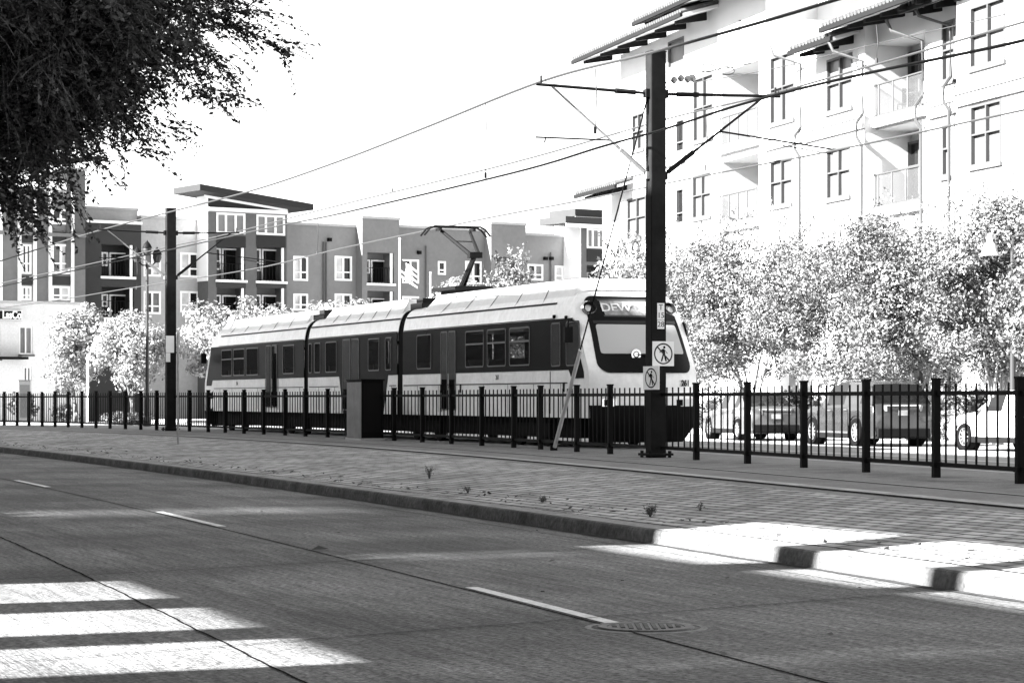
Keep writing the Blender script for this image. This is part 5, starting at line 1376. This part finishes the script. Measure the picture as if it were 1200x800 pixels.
suv = dict(L=4.75, W=1.92, H=1.72, wr=.37, wheels=(-1.42, 1.42), tz=1.0, pz=.88, mirror=.95, doors=(1.0, 0, -1.0), handles=(.2, -.85), ws=.4, rw=-1.7, rails=True,
           deck=[(-2.37, .85), (-2.33, 1.1), (-1.7, 1.12), (0, 1.08), (1.0, 1.06), (1.6, 1.02), (2.1, .94), (2.34, .8), (2.37, .6)],
           roof=[(-2.26, 1.13), (-2.1, 1.42), (-1.95, 1.62), (-1.5, 1.69), (-.5, 1.72), (.2, 1.68), (.6, 1.55), (1.1, 1.12), (1.2, 1.06)], glass=[(-1.9, -1.1), (-1.0, -.05), (.05, .6)])
hd = math.atan2(.93, -.42)
def car_at(px, Y, dpx=0): return Vector(((px - 600) / F * Y, Y, FR + .004))
car('grey sedan with sloping roof parked leftmost beyond the fence', car_at(880, 74), math.atan2(.975, -.22), sedan, M['car_grey'])
car('dark grey estate car with roof rails parked between sedan and white car', car_at(1014, 65), math.atan2(.96, -.28), suv, M['car_dark'])
wsed = dict(sedan); wsed['dm'] = True
car('white car on the right, nearest to camera, with dark mirror', car_at(1205, 57.6), math.atan2(.93, -.36), wsed, M['car_white'])

# ------------------------------------------------------------------ small litter, weeds
r = np.random.default_rng(5); b = MB()
for k in range(700):
    y = 14 + 70 * r.random() ** 1.4; off = .38 + abs(r.normal()) * .45
    p = kerbP(y, off, 0); 
    fr = (off - .33) / 9.0; z = .165 + .19 * fr
    s_ = r.uniform(.012, .05) * (1 if k < 560 else 1.5); a = r.uniform(0, 6.28)
    u_ = Vector((math.cos(a), math.sin(a), r.uniform(-.2, .5))) * s_; v_ = Vector((-math.sin(a), math.cos(a), r.uniform(-.2, .4))) * s_ * .5
    c = Vector((p.x, p.y, z + .02)); b.face([c - u_, c + v_, c + u_, c - v_])
for k in range(60):
    y = 11 + 50 * r.random() ** 1.6; p = kerbP(y, -abs(r.normal()) * 3 - .1, 0); s_ = r.uniform(.015, .04); a = r.uniform(0, 6.28)
    u_ = Vector((math.cos(a), math.sin(a), .2)) * s_; v_ = Vector((-math.sin(a), math.cos(a), .2)) * s_ * .6; c = p + Vector((0, 0, .015)); b.face([c - u_, c + v_, c + u_, c - v_])
struct(b.build('leaf_litter', M['dryleaf'], recalc=False), 'stuff')
def weed(px, py, h, n, label, seed, spread=.5, z=.17):
    p = gnd(px, py, z); r = np.random.default_rng(seed)
    t = thing('weed', label, 'weed', p, 0, 'weeds on the brick strip')
    b = MB(); C = []
    for k in range(n):
        a = r.uniform(0, 6.28); l_ = h * r.uniform(.5, 1.2); d = spread * r.uniform(.2, 1)
        pts = [(0, 0, -.02), (math.cos(a) * l_ * d * .4, math.sin(a) * l_ * d * .4, l_ * .7), (math.cos(a) * l_ * d, math.sin(a) * l_ * d, l_)]
        b.tube(pts, [.005, .004, .002], 4)
        for q in range(7): C.append(np.array(pts[1]) * (1 - q / 6) + np.array(pts[2]) * q / 6 + r.normal(size=3) * .02)
    b.build('stems', M['bark'], t); leaf_mesh('blades', np.array(C), .03, M['leaf_bush'], t, seed=seed, aspect=.35)
weed(503, 562, .2, 12, 'twiggy weed growing in the brick strip below the dark cabinet', 1, .8, z=.2)
weed(762, 605, .1, 26, 'low tufted weed behind the kerb near the lit patch', 2, .9, z=.18)
weed(820, 602, .12, 6, 'sparse upright weed in the brick strip under the near pole', 3, .6, z=.18)
weed(636, 589, .07, 10, 'tiny weed just behind the kerb at the middle of the strip', 4, 1.0, z=.17)
weed(548, 578, .08, 9, 'flat weed among fallen leaves behind the kerb', 5, 1.2, z=.17)
lfp = gnd(375, 645); b = MB(); b.face([(-.09, 0, .01), (-.02, .05, .05), (.09, .01, .02), (.01, -.05, .015)]); b.face([(-.02, .05, .05), (.03, .06, .02), (.09, .01, .02)])
o = b.build('fallen_leaf', M['dryleaf'], recalc=False); o.location = lfp; tag(o, 'single curled dry leaf lying on the dark road by the lane joint', 'leaf')

# ------------------------------------------------------------------ unseen wall added to shade the street, openings cut to shape sun patches
rd = Vector((-0.36, 0.933, 0)); nrm = Vector((0.933, 0.36, 0))      # along it, towards the street
W0 = Vector((kerbX(30), 30, 0)) - nrm * 17.0
def to_wall(P):
    """where the sun ray that reaches P crosses the wall: distance along it and height"""
    t_ = (P - W0).dot(nrm) / (-SUN.dot(nrm)); q = P + SUN * t_
    return (q - W0).dot(rd), q.z
WF = Facade((0, 1), (1, 0)); WF.p = W0; WF.u = rd; WF.n = nrm
openings = []
def opening(near, far, lo, hi):
    a, c = to_wall(near)[0], to_wall(far)[0]; z0, z1 = to_wall(lo)[1], to_wall(hi)[1]
    openings.append((min(a, c), max(a, c), min(z0, z1), max(z0, z1)))
zlo = gnd(183, 691) - Vector((2.6, .9, 0)) ; zhi = gnd(203, 690)
for ya, yb in ((703.5, 681.5), (742, 716), (790, 757)): opening(gnd(100, ya), gnd(100, yb), zlo, zhi)
zlo2, zhi2 = gnd(745, 648), gnd(968, 620, .17)
for xa, xb in (((895, 641), (790, 621)), ((1078, 666), (942, 648)), ((1290, 692), (1136, 671))): opening(gnd(xa[0], xa[1], .14), gnd(xb[0], xb[1], .14), zlo2, zhi2)
for pa, pb, pm in (((20, 606), (430, 594), (300, 598)), ((400, 655), (680, 645), (540, 650)), ((720, 783), (1150, 760), (940, 771)), ((1020, 770), (1250, 758), (1130, 763))):
    c = gnd(*pm)
    wk = 1.0 if pm[1] < 700 else .4
    for k in range(9):  # thin slots added to lay soft light streaks on the road
        q = c + rd * (k - 4) * (.28 if pm[1] < 620 else .15); dv = rd * wk * (.034 - .006 * abs(k - 4)) * (1 if pm[1] < 620 else .6); opening(q - dv, q + dv, gnd(*pa) + Vector((.25 * (k % 3), 0, 0)), gnd(*pb) - Vector((.3 * (k % 2), 0, 0)))
caster = thing('shade_caster', 'added unseen wall shading the street, openings shaped for sun patches, outside the frame', 'building', (0, 0, 0))
s0, s1 = -42, 230; TOPZ = to_wall(fenP(52, 1.3, 4.5))[1]
SF = 76.0
S = sorted(set([s0, SF, s1] + [v for h in openings for v in h[:2]])); Z = sorted(set([0, 8.0, TOPZ] + [v for h in openings for v in h[2:]]))
b = MB()
for i in range(len(S) - 1):
    for j in range(len(Z) - 1):
        cs, cz = (S[i] + S[i + 1]) / 2, (Z[j] + Z[j + 1]) / 2
        if any(h[0] < cs < h[1] and h[2] < cz < h[3] for h in openings) or (cs > SF and cz > 8.0): continue
        for of in (0.0, -.25): b.face([WF.P(S[i], of, Z[j]), WF.P(S[i + 1], of, Z[j]), WF.P(S[i + 1], of, Z[j + 1]), WF.P(S[i], of, Z[j + 1])])
for a, zt0, zt1 in ((s0, 0, TOPZ), (SF, 8.0, TOPZ), (s1, 0, 8.0)): b.face([WF.P(a, 0, zt0), WF.P(a, -.25, zt0), WF.P(a, -.25, zt1), WF.P(a, 0, zt1)])
for a, c, zt1 in ((s0, SF, TOPZ), (SF, s1, 8.0)): b.face([WF.P(a, 0, zt1), WF.P(c, 0, zt1), WF.P(c, -.25, zt1), WF.P(a, -.25, zt1)])
for h in openings:
    for a in h[:2]: b.face([WF.P(a, 0, h[2]), WF.P(a, -.25, h[2]), WF.P(a, -.25, h[3]), WF.P(a, 0, h[3])])
    for z in h[2:]: b.face([WF.P(h[0], 0, z), WF.P(h[1], 0, z), WF.P(h[1], -.25, z), WF.P(h[0], -.25, z)])
b.build('shade_wall', M['screen'], caster)
b = MB(); fbox(b, WF, s0, s1, -14, -.3, 0, 2.6); b.build('deck', M['screen'], caster)  # solid base of the added unseen wall
